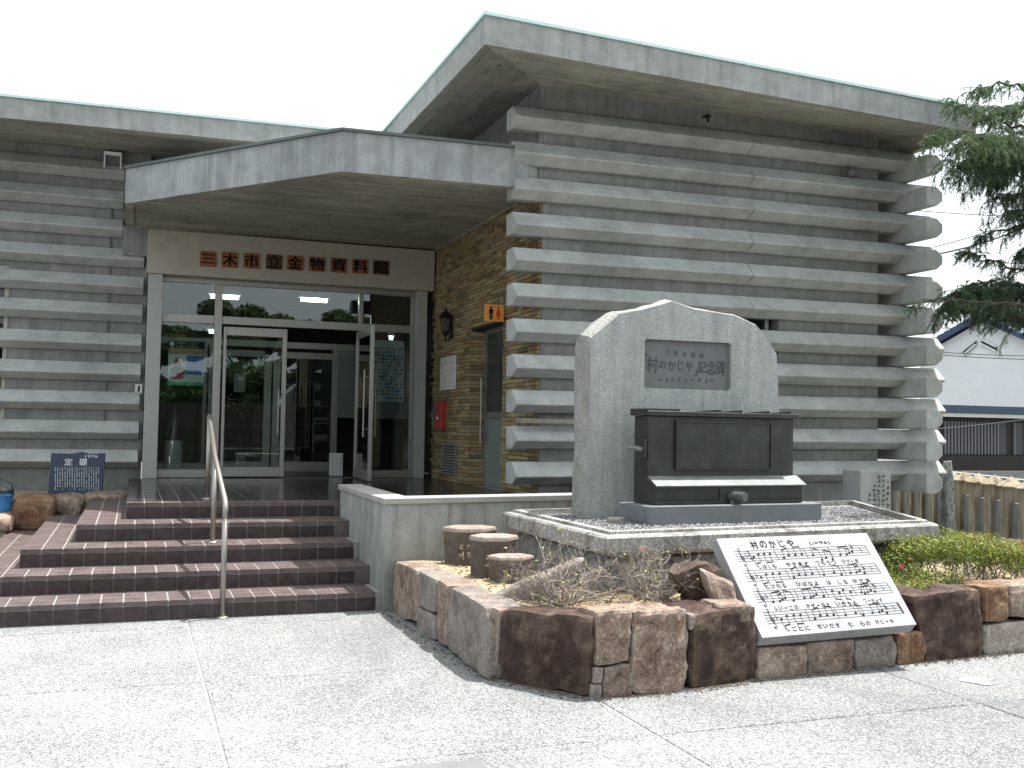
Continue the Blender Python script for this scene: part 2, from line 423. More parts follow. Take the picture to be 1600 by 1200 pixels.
# ------------------------------------------------------------------ mesh building
class MB:
    def __init__(self): self.v = []; self.f = []; self.mi = []; self.tone = []
    def poly(self, pts, mi=0):
        k = len(self.v); self.v += [tuple(p) for p in pts]; self.f.append(tuple(range(k, k + len(pts)))); self.mi.append(mi)
    def mesh(self, vs_, fs, mi=0):
        k = len(self.v); self.v += [tuple(p) for p in vs_]
        for f in fs: self.f.append(tuple(i + k for i in f)); self.mi.append(mi)
    def box(self, x0, x1, y0, y1, z0, z1, mi=0):
        self.mesh([(x0, y0, z0), (x1, y0, z0), (x1, y1, z0), (x0, y1, z0), (x0, y0, z1), (x1, y0, z1), (x1, y1, z1), (x0, y1, z1)],
                  [(0, 3, 2, 1), (4, 5, 6, 7), (0, 1, 5, 4), (1, 2, 6, 5), (2, 3, 7, 6), (3, 0, 4, 7)], mi)
    def obox(self, o, ux, uy, x0, x1, y0, y1, z0, z1, mi=0):
        P = lambda x, y, z: (o[0] + ux[0] * x + uy[0] * y, o[1] + ux[1] * x + uy[1] * y, z)
        self.mesh([P(x0, y0, z0), P(x1, y0, z0), P(x1, y1, z0), P(x0, y1, z0), P(x0, y0, z1), P(x1, y0, z1), P(x1, y1, z1), P(x0, y1, z1)],
                  [(0, 3, 2, 1), (4, 5, 6, 7), (0, 1, 5, 4), (1, 2, 6, 5), (2, 3, 7, 6), (3, 0, 4, 7)], mi)
    def loft(self, rings, mi=0, caps=True, cap_mi=None):
        k = len(self.v); n = len(rings[0])
        for r in rings: self.v += [tuple(p) for p in r]
        for i in range(len(rings) - 1):
            for j in range(n):
                a, b = k + i * n + j, k + i * n + (j + 1) % n
                self.f.append((a, b, b + n, a + n)); self.mi.append(mi)
        if caps:
            cm = mi if cap_mi is None else cap_mi
            self.f.append(tuple(range(k + n - 1, k - 1, -1))); self.mi.append(cm)
            q = k + (len(rings) - 1) * n
            self.f.append(tuple(range(q, q + n))); self.mi.append(cm)
    def tube(self, pts, radii, n=8, mi=0, caps=True):
        pts = [Vector(p) for p in pts]
        if not isinstance(radii, (list, tuple)): radii = [radii] * len(pts)
        rings = []; prev = None
        for i, p in enumerate(pts):
            t = (pts[min(i + 1, len(pts) - 1)] - pts[max(i - 1, 0)]).normalized()
            if prev is None:
                a = Vector((0, 0, 1)) if abs(t.z) < 0.9 else Vector((1, 0, 0))
                prev = t.cross(a).normalized()
            else:
                prev = (prev - t * prev.dot(t)).normalized()
            b = t.cross(prev)
            rings.append([p + (prev * math.cos(2 * math.pi * k / n) + b * math.sin(2 * math.pi * k / n)) * radii[i] for k in range(n)])
        self.loft(rings, mi, caps)
    def lathe(self, c, prof, n=16, mi=0):
        rings = [[(c[0] + r * math.cos(2 * math.pi * k / n), c[1] + r * math.sin(2 * math.pi * k / n), c[2] + z) for k in range(n)] for r, z in prof]
        self.loft(rings, mi)
    def build(self, name, mats, parent=None, bevel=0.0, smooth=False, seg=1, recalc=True):
        o0 = world_origin(parent)
        me = bpy.data.meshes.new(name)
        vv = [(a - o0.x, b - o0.y, c - o0.z) for a, b, c in self.v]
        me.from_pydata(vv, [], self.f); me.update()
        if not isinstance(mats, (list, tuple)): mats = [mats]
        for m in mats: me.materials.append(m)
        me.polygons.foreach_set('material_index', self.mi)
        if bevel or recalc:
            bm = bmesh.new(); bm.from_mesh(me)
            bmesh.ops.recalc_face_normals(bm, faces=bm.faces)
            if bevel:
                es = [e for e in bm.edges if len(e.link_faces) == 2 and e.calc_face_angle(0) > 0.5]
                bmesh.ops.bevel(bm, geom=es, offset=bevel, segments=seg, affect='EDGES', profile=0.5, clamp_overlap=True)
            bm.to_mesh(me); bm.free()
        if smooth: me.polygons.foreach_set('use_smooth', [True] * len(me.polygons))
        o = bpy.data.objects.new(name, me); COL.objects.link(o)
        if parent: o.parent = parent
        return o


def world_origin(o):
    v = Vector((0, 0, 0))
    while o is not None: v += o.location; o = o.parent
    return v


def tag(o, label=None, cat=None, group=None, kind=None):
    if label: o['label'] = label
    if cat: o['category'] = cat
    if group: o['group'] = group
    if kind: o['kind'] = kind
    return o


def thing(name, loc, label, cat, group=None, kind=None):
    o = bpy.data.objects.new(name, None); o.empty_display_size = 0.2; COL.objects.link(o); o.location = loc
    return tag(o, label, cat, group, kind)


def boxpart(name, mat, parent, *dims, bevel=0.0):
    b = MB(); b.box(*dims); return b.build(name, mat, parent, bevel=bevel)


def np_mesh(name, verts, faces, mat, parent=None, tone=None, smooth=False):
    """faces: (n, k) int array, all faces the same size"""
    o0 = world_origin(parent)
    me = bpy.data.meshes.new(name); verts = np.asarray(verts, np.float32) - np.array(o0, np.float32); faces = np.asarray(faces, np.int32)
    n, k = faces.shape
    me.vertices.add(len(verts)); me.vertices.foreach_set('co', verts.ravel())
    me.loops.add(n * k); me.loops.foreach_set('vertex_index', faces.ravel())
    me.polygons.add(n); me.polygons.foreach_set('loop_start', np.arange(0, n * k, k, dtype=np.int32))
    try: me.polygons.foreach_set('loop_total', np.full(n, k, np.int32))
    except Exception: pass
    me.update(calc_edges=True)
    if tone is not None:
        at = me.attributes.new('tone', 'FLOAT', 'FACE'); at.data.foreach_set('value', np.asarray(tone, np.float32))
    if smooth: me.polygons.foreach_set('use_smooth', np.ones(n, bool))
    me.materials.append(mat)
    o = bpy.data.objects.new(name, me); COL.objects.link(o)
    if parent: o.parent = parent
    return o


_glyphs = {}
def glyph_mesh(body, thick=0.0):
    key = (body, thick)
    if key not in _glyphs:
        cu = bpy.data.curves.new('text_outline', 'FONT'); cu.body = body; cu.size = 1.0; cu.resolution_u = 2; cu.offset = thick
        ob = bpy.data.objects.new('text_outline', cu); COL.objects.link(ob)
        dg = bpy.context.evaluated_depsgraph_get(); dg.update()
        me = bpy.data.meshes.new_from_object(ob.evaluated_get(dg))
        v = np.zeros(len(me.vertices) * 3, np.float32); me.vertices.foreach_get('co', v); v = v.reshape(-1, 3)
        f = [tuple(p.vertices) for p in me.polygons]
        bpy.data.objects.remove(ob); bpy.data.curves.remove(cu); bpy.data.meshes.remove(me)
        _glyphs[key] = (v, f)
    return _glyphs[key]


for ch_ in sorted(set('三木市立金物資料館文部省唱歌「村のかじや」記念碑♭24しばもやすまずつちうひびーきとるなよはゆだふいごぜさえをがにせらむ定礎')) + ['(♩=96)', '1976']: glyph_mesh(ch_)   # outlines made once, while the scene is still small


def put_text(mb, body, o, ux, uy, w, h=None, thick=0.0, mi=0, anchor='c'):
    """lay the lettering flat with its box centred at o, w wide along ux, h tall along uy"""
    v, f = glyph_mesh(body, 0.0)
    if len(v) == 0: return
    lo, hi = v.min(0), v.max(0); c = (lo + hi) / 2
    s = w / (hi[0] - lo[0]); sy = s if h is None else h / max(hi[1] - lo[1], 1e-6)
    ux, uy, o = Vector(ux), Vector(uy), Vector(o)
    nn = ux.cross(uy).normalized()
    for k, (sx_, sy_) in enumerate([(0, 0)] if thick == 0 else [(0, 0), (thick, 0), (-thick, 0), (0, thick)]):
        pts = [o + nn * (0.00025 * k) + ux * ((p[0] - c[0] + sx_) * s) + uy * ((p[1] - c[1] + sy_) * sy) for p in v]
        mb.mesh(pts, f, mi)


def scribble(mb, o, ux, uy, size, r, n=4, mi=0):
    """a worn, unreadable character: a few short strokes"""
    o, ux, uy = Vector(o), Vector(ux), Vector(uy)
    for _ in range(n):
        cx, cy = r.uniform(-0.32, 0.32) * size, r.uniform(-0.36, 0.36) * size
        hz = r.random() < 0.55
        L = r.uniform(0.25, 0.8) * size / 2; t = size * r.uniform(0.035, 0.06)
        a = r.uniform(-0.15, 0.15) + (0 if hz else math.pi / 2)
        dx, dy = math.cos(a), math.sin(a)
        P = lambda p, q: o + ux * (cx + dx * p - dy * q) + uy * (cy + dy * p + dx * q)
        mb.poly([P(-L, -t), P(L, -t), P(L, t), P(-L, t)], mi)


def stroke(mb, a, b, w, nrm, mi=0):
    a, b, nrm = Vector(a), Vector(b), Vector(nrm)
    s = (b - a).cross(nrm).normalized() * (w / 2)
    mb.poly([a - s, b - s, b + s, a + s], mi)


def rock_mesh(corners, n=7, bulge=0.10, amp=0.02, freq=6.0, seed=0, mi=0, square=0.75, power=18):
    """rounded irregular block: corners = 8 points (x-,x+ / y / z order as box)"""
    c = [Vector(p) for p in corners]
    off = Vector((seed * 3.17, seed * 1.91, seed * 7.7))
    idx = {}; verts = []; faces = []
    ctr = sum(c, Vector()) / 8
    def tri(u, v, w):
        return ((c[0] * (1 - u) + c[1] * u) * (1 - v) + (c[3] * (1 - u) + c[2] * u) * v) * (1 - w) + ((c[4] * (1 - u) + c[5] * u) * (1 - v) + (c[7] * (1 - u) + c[6] * u) * v) * w
    def vert(i, j, k):
        if (i, j, k) not in idx:
            q = Vector((2 * i / n - 1, 2 * j / n - 1, 2 * k / n - 1))
            nrm = (abs(q.x) ** power + abs(q.y) ** power + abs(q.z) ** power) ** (1 / power)
            s = square + (1 - square) / max(q.length / nrm, 1e-6) * 1.0
            q2 = q / nrm * min(1.0, 1 - bulge * max(0.0, (q.length / nrm) - 1.25) / 0.45)
            p = tri((q2.x + 1) / 2, (q2.y + 1) / 2, (q2.z + 1) / 2)
            d = (p - ctr); dn = d.normalized() if d.length else Vector((0, 0, 1)); p = p + dn * 0.001
            a = noise.fractal(p * freq + off, 1.0, 2.0, 4) * amp + noise.noise(p * freq * 0.35 + off) * amp * 1.2
            p = p + dn * a
            idx[(i, j, k)] = len(verts); verts.append(p)
        return idx[(i, j, k)]
    for a in range(n):
        for b in range(n):
            faces.append((vert(a, b, 0), vert(a, b + 1, 0), vert(a + 1, b + 1, 0), vert(a + 1, b, 0)))
            faces.append((vert(a, b, n), vert(a + 1, b, n), vert(a + 1, b + 1, n), vert(a, b + 1, n)))
            faces.append((vert(a, 0, b), vert(a + 1, 0, b), vert(a + 1, 0, b + 1), vert(a, 0, b + 1)))
            faces.append((vert(a, n, b), vert(a, n, b + 1), vert(a + 1, n, b + 1), vert(a + 1, n, b)))
            faces.append((vert(0, a, b), vert(0, a, b + 1), vert(0, a + 1, b + 1), vert(0, a + 1, b)))
            faces.append((vert(n, a, b), vert(n, a + 1, b), vert(n, a + 1, b + 1), vert(n, a, b + 1)))
    return verts, faces


def box8(x0, x1, y0, y1, z0, z1):
    return [(x0, y0, z0), (x1, y0, z0), (x1, y1, z0), (x0, y1, z0), (x0, y0, z1), (x1, y0, z1), (x1, y1, z1), (x0, y1, z1)]


# ================================================================== SETTING
RISE, RUN, Y0 = 0.1505, 0.462, 8.273
ZL = 5 * RISE                                   # landing level
XP = 1.947                                      # left face of the parapet beside the steps

g = MB(); g.poly([(-300, -300, -0.05), (300, -300, -0.05), (300, 300, -0.05), (-300, 300, -0.05)])
tag(g.build('ground', M['ground'], recalc=False), kind='structure')

plaza = tag(thing('plaza', (0, 0, 0), None, None), kind='structure')
b = MB(); b.box(-10, 13, -4.2, 9.2, -0.048, -0.006); b.build('joint_bed', M['joint'], plaza)
xs = [0.43 + 2.04 * k for k in range(-5, 7)]; ys = [4.56 + 1.70 * k for k in range(-5, 3)]
for i in range(len(xs) - 1):
    for j in range(len(ys) - 1):
        jx = 0.011; jy = 0.005
        x0, x1, y0_, y1_ = xs[i] + jx, xs[i + 1] - jx * 0.3, ys[j] + jy, ys[j + 1] - jy
        s = MB(); dz = rng.uniform(-0.0015, 0.0015)
        s.box(x0, x1, y0_, y1_, -0.04, 0.0 + dz); s.build('paving_slab', M['paving'], plaza, bevel=0.004)
s = MB(); s.box(0.55, 1.52, 4.02, 4.47, -0.03, 0.005); s.build('cover_slab', M['cover'], plaza, bevel=0.003)
for i in range(len(xs) - 1):
    s = MB(); s.box(xs[i] + .01, xs[i + 1] - .004, ys[-1] + 0.005, 9.1, -0.04, 0.0); s.build('paving_slab', M['paving'], plaza, bevel=0.004)

s = MB(); pc_ = onZ(1527, 1064, 0.003)
s.loft([[(pc_.x + (.085 + .03 * math.sin(3 * a)) * math.cos(a), pc_.y + .10 * math.sin(a), z_) for a in [k * math.pi / 8 for k in range(16)]] for z_ in (0.002, 0.006)]); s.build('mortar_patch', plain('pale mortar patch', (.62, .62, .60), .9), plaza)

# ------------------------------------------------------------------ steps and landing
steps = tag(thing('entrance_steps', (0.5, 8.3, 0), None, None), kind='structure')
XL = [-1.62, -1.22, -0.82, -0.43, -0.03]
body = MB()
for k in range(5):
    yk = Y0 + RUN * k
    body.box(XL[k] + 0.004, XP - 0.003, yk, 14.5 if k == 4 else yk + RUN + 0.01 if False else 14.3, RISE * k if k else 0.0, RISE * (k + 1) - 0.004)
body.box(XP + 0.02, 5.0, 8.75, 10.33, 0.0, ZL - 0.004)
body.box(XP - 0.002, 4.4, 10.25, 14.62, 0.0, ZL - 0.0045)
body.build('step_core', M['grout'], steps)
P_ = 0.160
def tile_mesh(name, w, d, h, mat, bev=0.0025):
    m = MB(); m.box(0, w, 0, d, 0, h); o = m.build(name, mat, None, bevel=bev); me = o.data; bpy.data.objects.remove(o); return me
m_ = MB(); wt_ = P_ - 0.013
m_.box(0, wt_, 0, 0.150, 0, 0.0275); m_.box(0, wt_, 0, 0.052, 0.0276, 0.0305); m_.box(0, wt_ / 2 - 0.0035, 0.0522, 0.150, 0.0276, 0.0305); m_.box(wt_ / 2 + 0.0035, wt_, 0.0522, 0.150, 0.0276, 0.0305)
o_ = m_.build('tread tile', M['tread']); tm_tread = o_.data; bpy.data.objects.remove(o_)
tm_half = tile_mesh('tread half tile', P_ / 2 - 0.006, 0.150, 0.030, M['tread'])
tm_riser = tile_mesh('riser tile', P_ - 0.007, 0.012, RISE - 0.050, M['tile'])
so = world_origin(steps)
def place(me, name, parent, x, y, z):
    o = bpy.data.objects.new(name, me); COL.objects.link(o); o.parent = parent; o.location = Vector((x, y, z)) - world_origin(parent); return o
back = MB(); landing_tiles = MB()
for k in range(5):
    yk = Y0 + RUN * k; z1 = RISE * (k + 1)
    x = XL[k]
    while x < XP - 0.05:
        xe = min(x + P_, XP)
        if xe - x > P_ * 0.9:
            place(tm_tread, 'tread_tile', steps, x + 0.0065, yk - 0.012, z1 - 0.030)
            place(tm_riser, 'riser_tile', steps, x + 0.0035, yk - 0.009, RISE * k + 0.008)
        else:
            back.box(x + .004, xe - .002, yk - 0.012, yk + 0.138, z1 - 0.03, z1)
            back.box(x + .004, xe - .002, yk - 0.009, yk + .003, RISE * k + .008, z1 - 0.042)
        if k < 4:
            for r2 in range(2):
                ya = yk + 0.147 + r2 * 0.158
                back.box(x + 0.0065, xe - 0.0065, ya, ya + 0.150, z1 - 0.02, z1 + rng.uniform(-.0006, .0006))
        x += P_
    # treads that run back along the left flank
    if k < 4:
        xx = XL[k]
        while xx < XL[k + 1] - 0.03:
            xe = min(xx + P_, XL[k + 1]); yy = yk + RUN + 0.004
            while yy < 12.9:
                back.box(xx + 0.0065, xe - 0.0065, yy, yy + 0.152, z1 - 0.02, z1 + rng.uniform(-.0006, .0006)); yy += P_
            xx += P_
yk = Y0 + 4 * RUN
yy = yk + 0.147
while yy < 14.4:
    xx = XL[4]
    while xx < 4.05:
        if not (xx > XP - 0.1 and xx < 2.16 and yy < 10.0):
            landing_tiles.box(xx + 0.004, xx + P_ - 0.004, yy, yy + P_ - 0.008, ZL - 0.02, ZL + rng.uniform(-.0008, .0008))
        xx += P_
    yy += P_
yy = 8.75
while yy < 10.1:
    xx = 2.22
    while xx < 4.75:
        landing_tiles.box(xx + 0.004, xx + P_ - 0.004, yy, yy + P_ - 0.008, ZL - 0.02, ZL + rng.uniform(-.0008, .0008)); xx += P_
    yy += P_
tag(back.build('back_row_tiles', M['tread'], steps, recalc=False), kind='stuff')
tag(landing_tiles.build('landing_tiles', M['landing'], steps, recalc=False), kind='stuff')

# ================================================================== MUSEUM BUILDING
bld = thing('museum_building', (4.5, 12.5, 0), 'grey concrete museum with stacked horizontal log-like beams and deep flat eaves', 'building')
YR, YLF = 10.118, 14.46
WR = 10.33
def wall(*d, mat='wall'): return boxpart('wall', M[mat], bld, *d)
# east block: front wall around a window
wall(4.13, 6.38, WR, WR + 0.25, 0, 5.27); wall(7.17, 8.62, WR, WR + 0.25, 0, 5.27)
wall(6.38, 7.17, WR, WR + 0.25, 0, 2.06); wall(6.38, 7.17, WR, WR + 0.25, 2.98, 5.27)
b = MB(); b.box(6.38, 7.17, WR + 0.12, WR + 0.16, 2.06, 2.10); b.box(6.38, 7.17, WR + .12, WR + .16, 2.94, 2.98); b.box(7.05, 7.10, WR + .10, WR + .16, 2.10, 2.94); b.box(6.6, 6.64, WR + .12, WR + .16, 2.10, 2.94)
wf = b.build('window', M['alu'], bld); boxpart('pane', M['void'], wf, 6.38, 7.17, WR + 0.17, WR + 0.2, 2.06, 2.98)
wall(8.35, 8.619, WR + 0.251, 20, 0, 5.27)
# west face of the east block: brick clad below, concrete above the canopy
wall(4.08, 4.128, WR + 0.004, 20, 4.10, 5.27)
SY0, SY1, SZ = 11.46, 12.74, 2.775
brick_wall = boxpart('brick_wall', M['mortar'], bld, 4.131, 4.45, SY1, 14.72, 0.0, 4.12)
b = MB(); b.box(4.131, 4.45, WR + 0.251, SY0, 0, 4.119); b.build('wall', M['mortar'], bld)
boxpart('wall', M['mortar'], bld, 4.131, 4.45, SY0, SY1, SZ, 4.118)
# bricks
tones = [0.0]
unit = {}
def brick_me(L):
    if L not in unit:
        m = MB(); m.box(-0.034, 0, 0, L, 0, 0.043); o = m.build('brick', M['brick'], None, bevel=0.003); unit[L] = o.data; bpy.data.objects.remove(o)
    return unit[L]
lens = [0.13, 0.17, 0.21, 0.25, 0.30]
cells = []
z = ZL + 0.004; row = 0
while z < 4.06:
    y = WR + 0.012 + rng.uniform(0, 0.1) * 0
    first = True
    while y < 14.40:
        L = rng.choice(lens)
        y2 = y + L
        if z < SZ and y < SY0 and y2 > SY0 - 0.02: y2 = SY0
        if z < SZ and SY0 <= y < SY1: y = SY1; continue
        if y2 - y > 0.03: cells.append((y, z, y2 - y, rng.uniform(0, 0.012)))
        y = y2 + 0.005
    z += 0.0485; row += 1
cells.sort(key=lambda c_: c_[0])
stuffv = MB(); tone = []
for i, (y, z, L, pr) in enumerate(cells):
    Ls = min(lens, key=lambda q: abs(q - L))
    if i < 300:
        o = place(brick_me(Ls), 'brick', brick_wall, 4.131 - pr + 0.008, y, z); o.scale.y = L / Ls
    else:
        stuffv.box(4.131 - 0.026 - pr, 4.135, y, y + L, z, z + 0.043); tone += [rng.random()] * 6
so_ = stuffv.build('brick_courses', M['brick'], brick_wall, recalc=False)
at = so_.data.attributes.new('tone', 'FLOAT', 'FACE'); at.data.foreach_set('value', tone); tag(so_, kind='stuff')
# reveal returns in brick, toilet door
rv = MB(); tone = []; z = ZL + 0.004
while z < SZ - 0.03:
    rv.box(4.105, 4.305, SY1 - 0.012 - rng.uniform(0, .006), SY1 + 0.02, z, z + 0.043); tone += [rng.random()] * 6; z += 0.0485
o = rv.build('reveal_bricks', M['brick'], brick_wall, recalc=False); at = o.data.attributes.new('tone', 'FLOAT', 'FACE'); at.data.foreach_set('value', tone); tag(o, kind='stuff')
td = boxpart('toilet_door', M['door_green'], bld, 4.325, 4.365, SY0, SY1, ZL, SZ)
b = MB(); b.box(4.308, 4.325, SY0 + 0.0, SY0 + 0.05, ZL, SZ); b.box(4.308, 4.325, SY1 - 0.06, SY1 - 0.005, ZL, SZ); b.box(4.308, 4.325, SY0 + .05, SY1 - .06, SZ - .06, SZ); b.box(4.308, 4.325, SY0 + .05, SY1 - .06, 1.62, 1.70); b.build('door_frame', M['alu'], td)
boxpart('pane', plain('dark frosted pane', (0.035, 0.045, 0.045), 0.25), td, 4.316, 4.323, SY0 + 0.05, SY1 - 0.06, 1.70, SZ - 0.06)
b = MB(); b.box(4.308, 4.322, SY0 + .12, SY0 + .42, 1.0, 1.14)
for q in range(5): b.box(4.300, 4.308, SY0 + .13, SY0 + .41, 1.01 + q * .025, 1.022 + q * .025)
b.build('vent', M['alu'], td)
b = MB(); b.tube([(4.22, 12.60, 1.29), (4.22, 12.60, 2.14)], 0.014, 8); b.tube([(4.22, 12.60, 1.4), (4.31, 12.60, 1.4)], 0.01, 6); b.tube([(4.22, 12.60, 2.02), (4.31, 12.60, 2.02)], 0.01, 6)
b.build('handle', M['steel'], td)

# concrete logs
PROF = [(0.21, 0.118), (0.035, 0.128), (0.018, 0.122), (-0.118, -0.018), (-0.118, -0.034), (0.018, -0.112), (0.035, -0.118), (0.21, -0.112)]
def xlog(x0, x1, Y, z0_, z1_, parent=bld):
    m = MB()
    n = 18
    rings = []; sd = rng.uniform(0, 50); tw = rng.uniform(-.012, .012); dy = rng.uniform(-.005, .005)
    for i in range(n + 1):
        t = i / n; x = x0 + (x1 - x0) * t; z = z0_ + (z1_ - z0_) * t
        jit = lambda k, q: noise.noise(Vector((x * 2.3, k * 1.7 + sd, q))) * 0.0035 + noise.noise(Vector((x * 9, k * 2.7 + sd, q + 5))) * 0.0025
        rings.append([(x, Y + dy + d + 0.118 + tw * h + jit(k, 0), z + h - tw * d + jit(k, 9)) for k, (d, h) in enumerate(PROF)])
    m.loft(rings); return m.build('concrete_log', M['log'], parent, bevel=0.006)
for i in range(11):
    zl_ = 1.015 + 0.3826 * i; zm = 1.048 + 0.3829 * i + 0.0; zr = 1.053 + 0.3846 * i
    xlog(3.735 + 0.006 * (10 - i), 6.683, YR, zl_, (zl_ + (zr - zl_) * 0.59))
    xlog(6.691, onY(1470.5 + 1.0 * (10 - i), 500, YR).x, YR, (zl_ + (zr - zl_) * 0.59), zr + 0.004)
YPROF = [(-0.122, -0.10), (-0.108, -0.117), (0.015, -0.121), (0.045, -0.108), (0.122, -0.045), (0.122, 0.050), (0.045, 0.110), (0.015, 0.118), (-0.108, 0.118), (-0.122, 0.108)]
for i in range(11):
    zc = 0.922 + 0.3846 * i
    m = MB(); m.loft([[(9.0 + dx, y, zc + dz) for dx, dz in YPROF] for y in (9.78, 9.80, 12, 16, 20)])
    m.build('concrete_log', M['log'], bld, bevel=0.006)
# west wing wall, logs and window
wall(-1.55, 0.13, 14.65, 14.85, 0, 5.16); wall(-9, -1.55, 14.65, 14.85, 0, 1.46); wall(-9, -1.55, 14.65, 14.85, 3.5, 5.16)
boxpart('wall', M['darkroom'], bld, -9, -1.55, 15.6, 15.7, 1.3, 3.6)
b = MB(); b.box(-1.6, -1.555, 14.70, 14.78, 1.46, 3.5); b.box(-3.0, -1.6, 14.70, 14.78, 3.45, 3.5); b.box(-3, -1.6, 14.70, 14.78, 1.46, 1.51); b.box(-2.4, -2.36, 14.7, 14.78, 1.51, 3.45)
wf = b.build('window', plain('ivory window frame', (0.5, 0.48, 0.42), 0.5), bld); boxpart('pane', M['glass'], wf, -3, -1.6, 14.73, 14.74, 1.51, 3.45)
ZLL = [(281, 184), (325.5, 184), (370.2, 184), (415.6, 184), (459.7, 210), (503, 210), (549.7, 210), (595.6, 210), (640.8, 210), (686.2, 210), (730.8, 210)]
for j in range(11):
    yp, xp = ZLL[j]
    zlow = onY(xp, yp, YLF + 0.13).z
    xlog(-9, -0.195 if j < 3 else 0.085, YLF, zlow + 0.112 + (-.03 if j < 4 else 0.0), zlow + 0.112)
b = MB(); b.tube([(-0.345, 14.63, 1.28), (-0.345, 14.63, 4.5)], 0.012, 6); b.build('conduit', M['slat_grey'], bld)

# roofs
def roof(name, outer, zo_b, zo_t, inner, zi):
    """outer corners (list), fascia bottom/top heights per corner, inner soffit ring"""
    m = MB(); n = len(outer)
    O = [Vector((x, y, 0)) for x, y in outer]; I = [Vector((x, y, 0)) for x, y in inner]
    lip = [O[i] + (I[i] - O[i]) * 0.17 for i in range(n)]
    def ring(P, zs, dz=0): return [Vector((p.x, p.y, z + dz)) for p, z in zip(P, zs)]
    a = ring(O, zo_t); b_ = ring(O, zo_b); c = ring(lip, zo_b, 0.012); d = ring(lip, zo_b, 0.035); e = ring(I, zi)
    for i in range(n):
        j = (i + 1) % n
        side = 1 if abs(O[i].x - O[j].x) > abs(O[i].y - O[j].y) else 2
        m.poly([b_[i], b_[j], a[j], a[i]], 0)
        m.poly([c[i], c[j], b_[j], b_[i]], side); m.poly([d[i], d[j], c[j], c[i]], side); m.poly([e[i], e[j], d[j], d[i]], side)
    m.poly(a, 0); m.poly(e[::-1], 0)
    return m.build(name, [M['fascia'], M['soffit_x'], M['soffit_y']], bld)
ra, rb = (2.99, 9.0), (9.12, 9.25)
zb = [5.088, 5.03, 5.03, 5.088]; zt = [5.362, 5.30, 5.30, 5.362]
roof('roof_slab', [ra, rb, (9.12, 20), (2.985, 20)], zb, zt, [(4.085, WR - 0.005), (8.615, WR - 0.005), (8.615, 19.5), (4.085, 19.5)], [5.262, 5.20, 5.20, 5.262])
b = MB()
for (p, q, za, zb_) in ((ra, rb, 5.362, 5.30), ((2.985, 20), ra, 5.362, 5.362), (rb, (9.12, 20), 5.30, 5.30)):
    p, q = Vector((*p, 0)), Vector((*q, 0)); d = (q - p).normalized(); s_ = Vector((d.y, -d.x, 0))
    A = [p - d * 0.02 + s_ * 0.022 + Vector((0, 0, za + .002)), q + d * 0.02 + s_ * 0.022 + Vector((0, 0, zb_ + .002)), q - s_ * 0.2 + Vector((0, 0, zb_ + .002)), p - s_ * 0.2 + Vector((0, 0, za + .002))]
    b.loft([A, [v + Vector((0, 0, 0.032)) for v in A]])
b.build('roof_trim', M['trim'], bld)
roof('roof_slab', [(-9, 13.2), (2.9, 13.2), (2.9, 20), (-9, 20)], [4.90, 5.085, 5.085, 4.90], [5.16, 5.325, 5.325, 5.16], [(-8.9, 14.645), (2.8, 14.645), (2.8, 19.8), (-8.9, 19.8)], [5.05, 5.13, 5.13, 5.05])
b = MB(); A = [Vector((-9, 13.178, 5.162)), Vector((2.9, 13.178, 5.327)), Vector((2.9, 13.4, 5.327)), Vector((-9, 13.4, 5.162))]
b.loft([A, [v + Vector((0, 0, 0.03)) for v in A]]); b.build('roof_trim', M['trim'], bld)
b = MB(); b.box(-0.44, -0.26, 14.52, 14.62, 4.86, 5.02); b.build('vent_hood', M['slat_grey'], bld)
b = MB(); b.box(-0.46, -0.44, 14.47, 14.62, 4.85, 5.06); b.box(-.26, -.24, 14.47, 14.62, 4.85, 5.06); b.box(-.44, -.26, 14.47, 14.62, 5.02, 5.06); b.build('vent_frame', M['white'], bld)

# canopy
cz0, cz1 = 4.072, 4.486
cp = [(-0.163, 12.9), (1.91, 10.3), (3.735, 10.2), (4.075, 10.2 + 0.15), (4.079, 14.64), (-0.163, 14.44)]
m = MB(); top = [Vector((x, y, cz1)) for x, y in cp]; bot = [Vector((x, y, cz0)) for x, y in cp]
ins = [(-0.06, 12.94), (1.93, 10.42), (3.735, 10.33), (4.075, 10.38), (4.079, 14.6), (-0.06, 14.40)]
b1 = [Vector((x, y, cz0)) for x, y in ins]; b2 = [Vector((x, y, cz0 + 0.022)) for x, y in ins]
n = len(cp)
for i in range(n):
    j = (i + 1) % n
    m.poly([bot[i], bot[j], top[j], top[i]], 0); m.poly([b1[i], b1[j], bot[j], bot[i]], 1); m.poly([b2[i], b2[j], b1[j], b1[i]], 1)
m.poly(top, 0); m.poly(b2[::-1], 1)
canopy = m.build('canopy', [M['canopy'], M['soffit_x']], bld)
b = MB()
for p, q in (((-0.17, 12.895), (1.905, 10.29)), ((1.905, 10.29), (3.74, 10.19))):
    p, q = Vector((*p, 0)), Vector((*q, 0)); d = (q - p).normalized(); s_ = Vector((d.y, -d.x, 0))
    A = [p + s_ * 0.018, q + s_ * 0.018, q - s_ * 0.15, p - s_ * 0.15]
    b.loft([[v + Vector((0, 0, cz1 + .002)) for v in A], [v + Vector((0, 0, cz1 + 0.032)) for v in A]])
b.build('flashing', M['trim_dark'], canopy)
boxpart('end_wall', M['wall'], bld, -0.19, 0.112, 14.46, 14.64, 3.70, 4.09)

# entrance front
YD = 14.62
lint = boxpart('lintel', M['lintel'], bld, 0.115, 4.075, 14.40, 14.75, 3.475, 4.068, bevel=0.006)
b = MB(); b.box(0.14, 0.325, 14.44, 14.74, ZL, 3.474); b.build('jamb', M['jamb'], bld, bevel=0.004)
b = MB(); b.box(3.84, 3.985, 14.44, 14.74, ZL, 3.474); b.build('jamb', M['jamb'], bld, bevel=0.004)
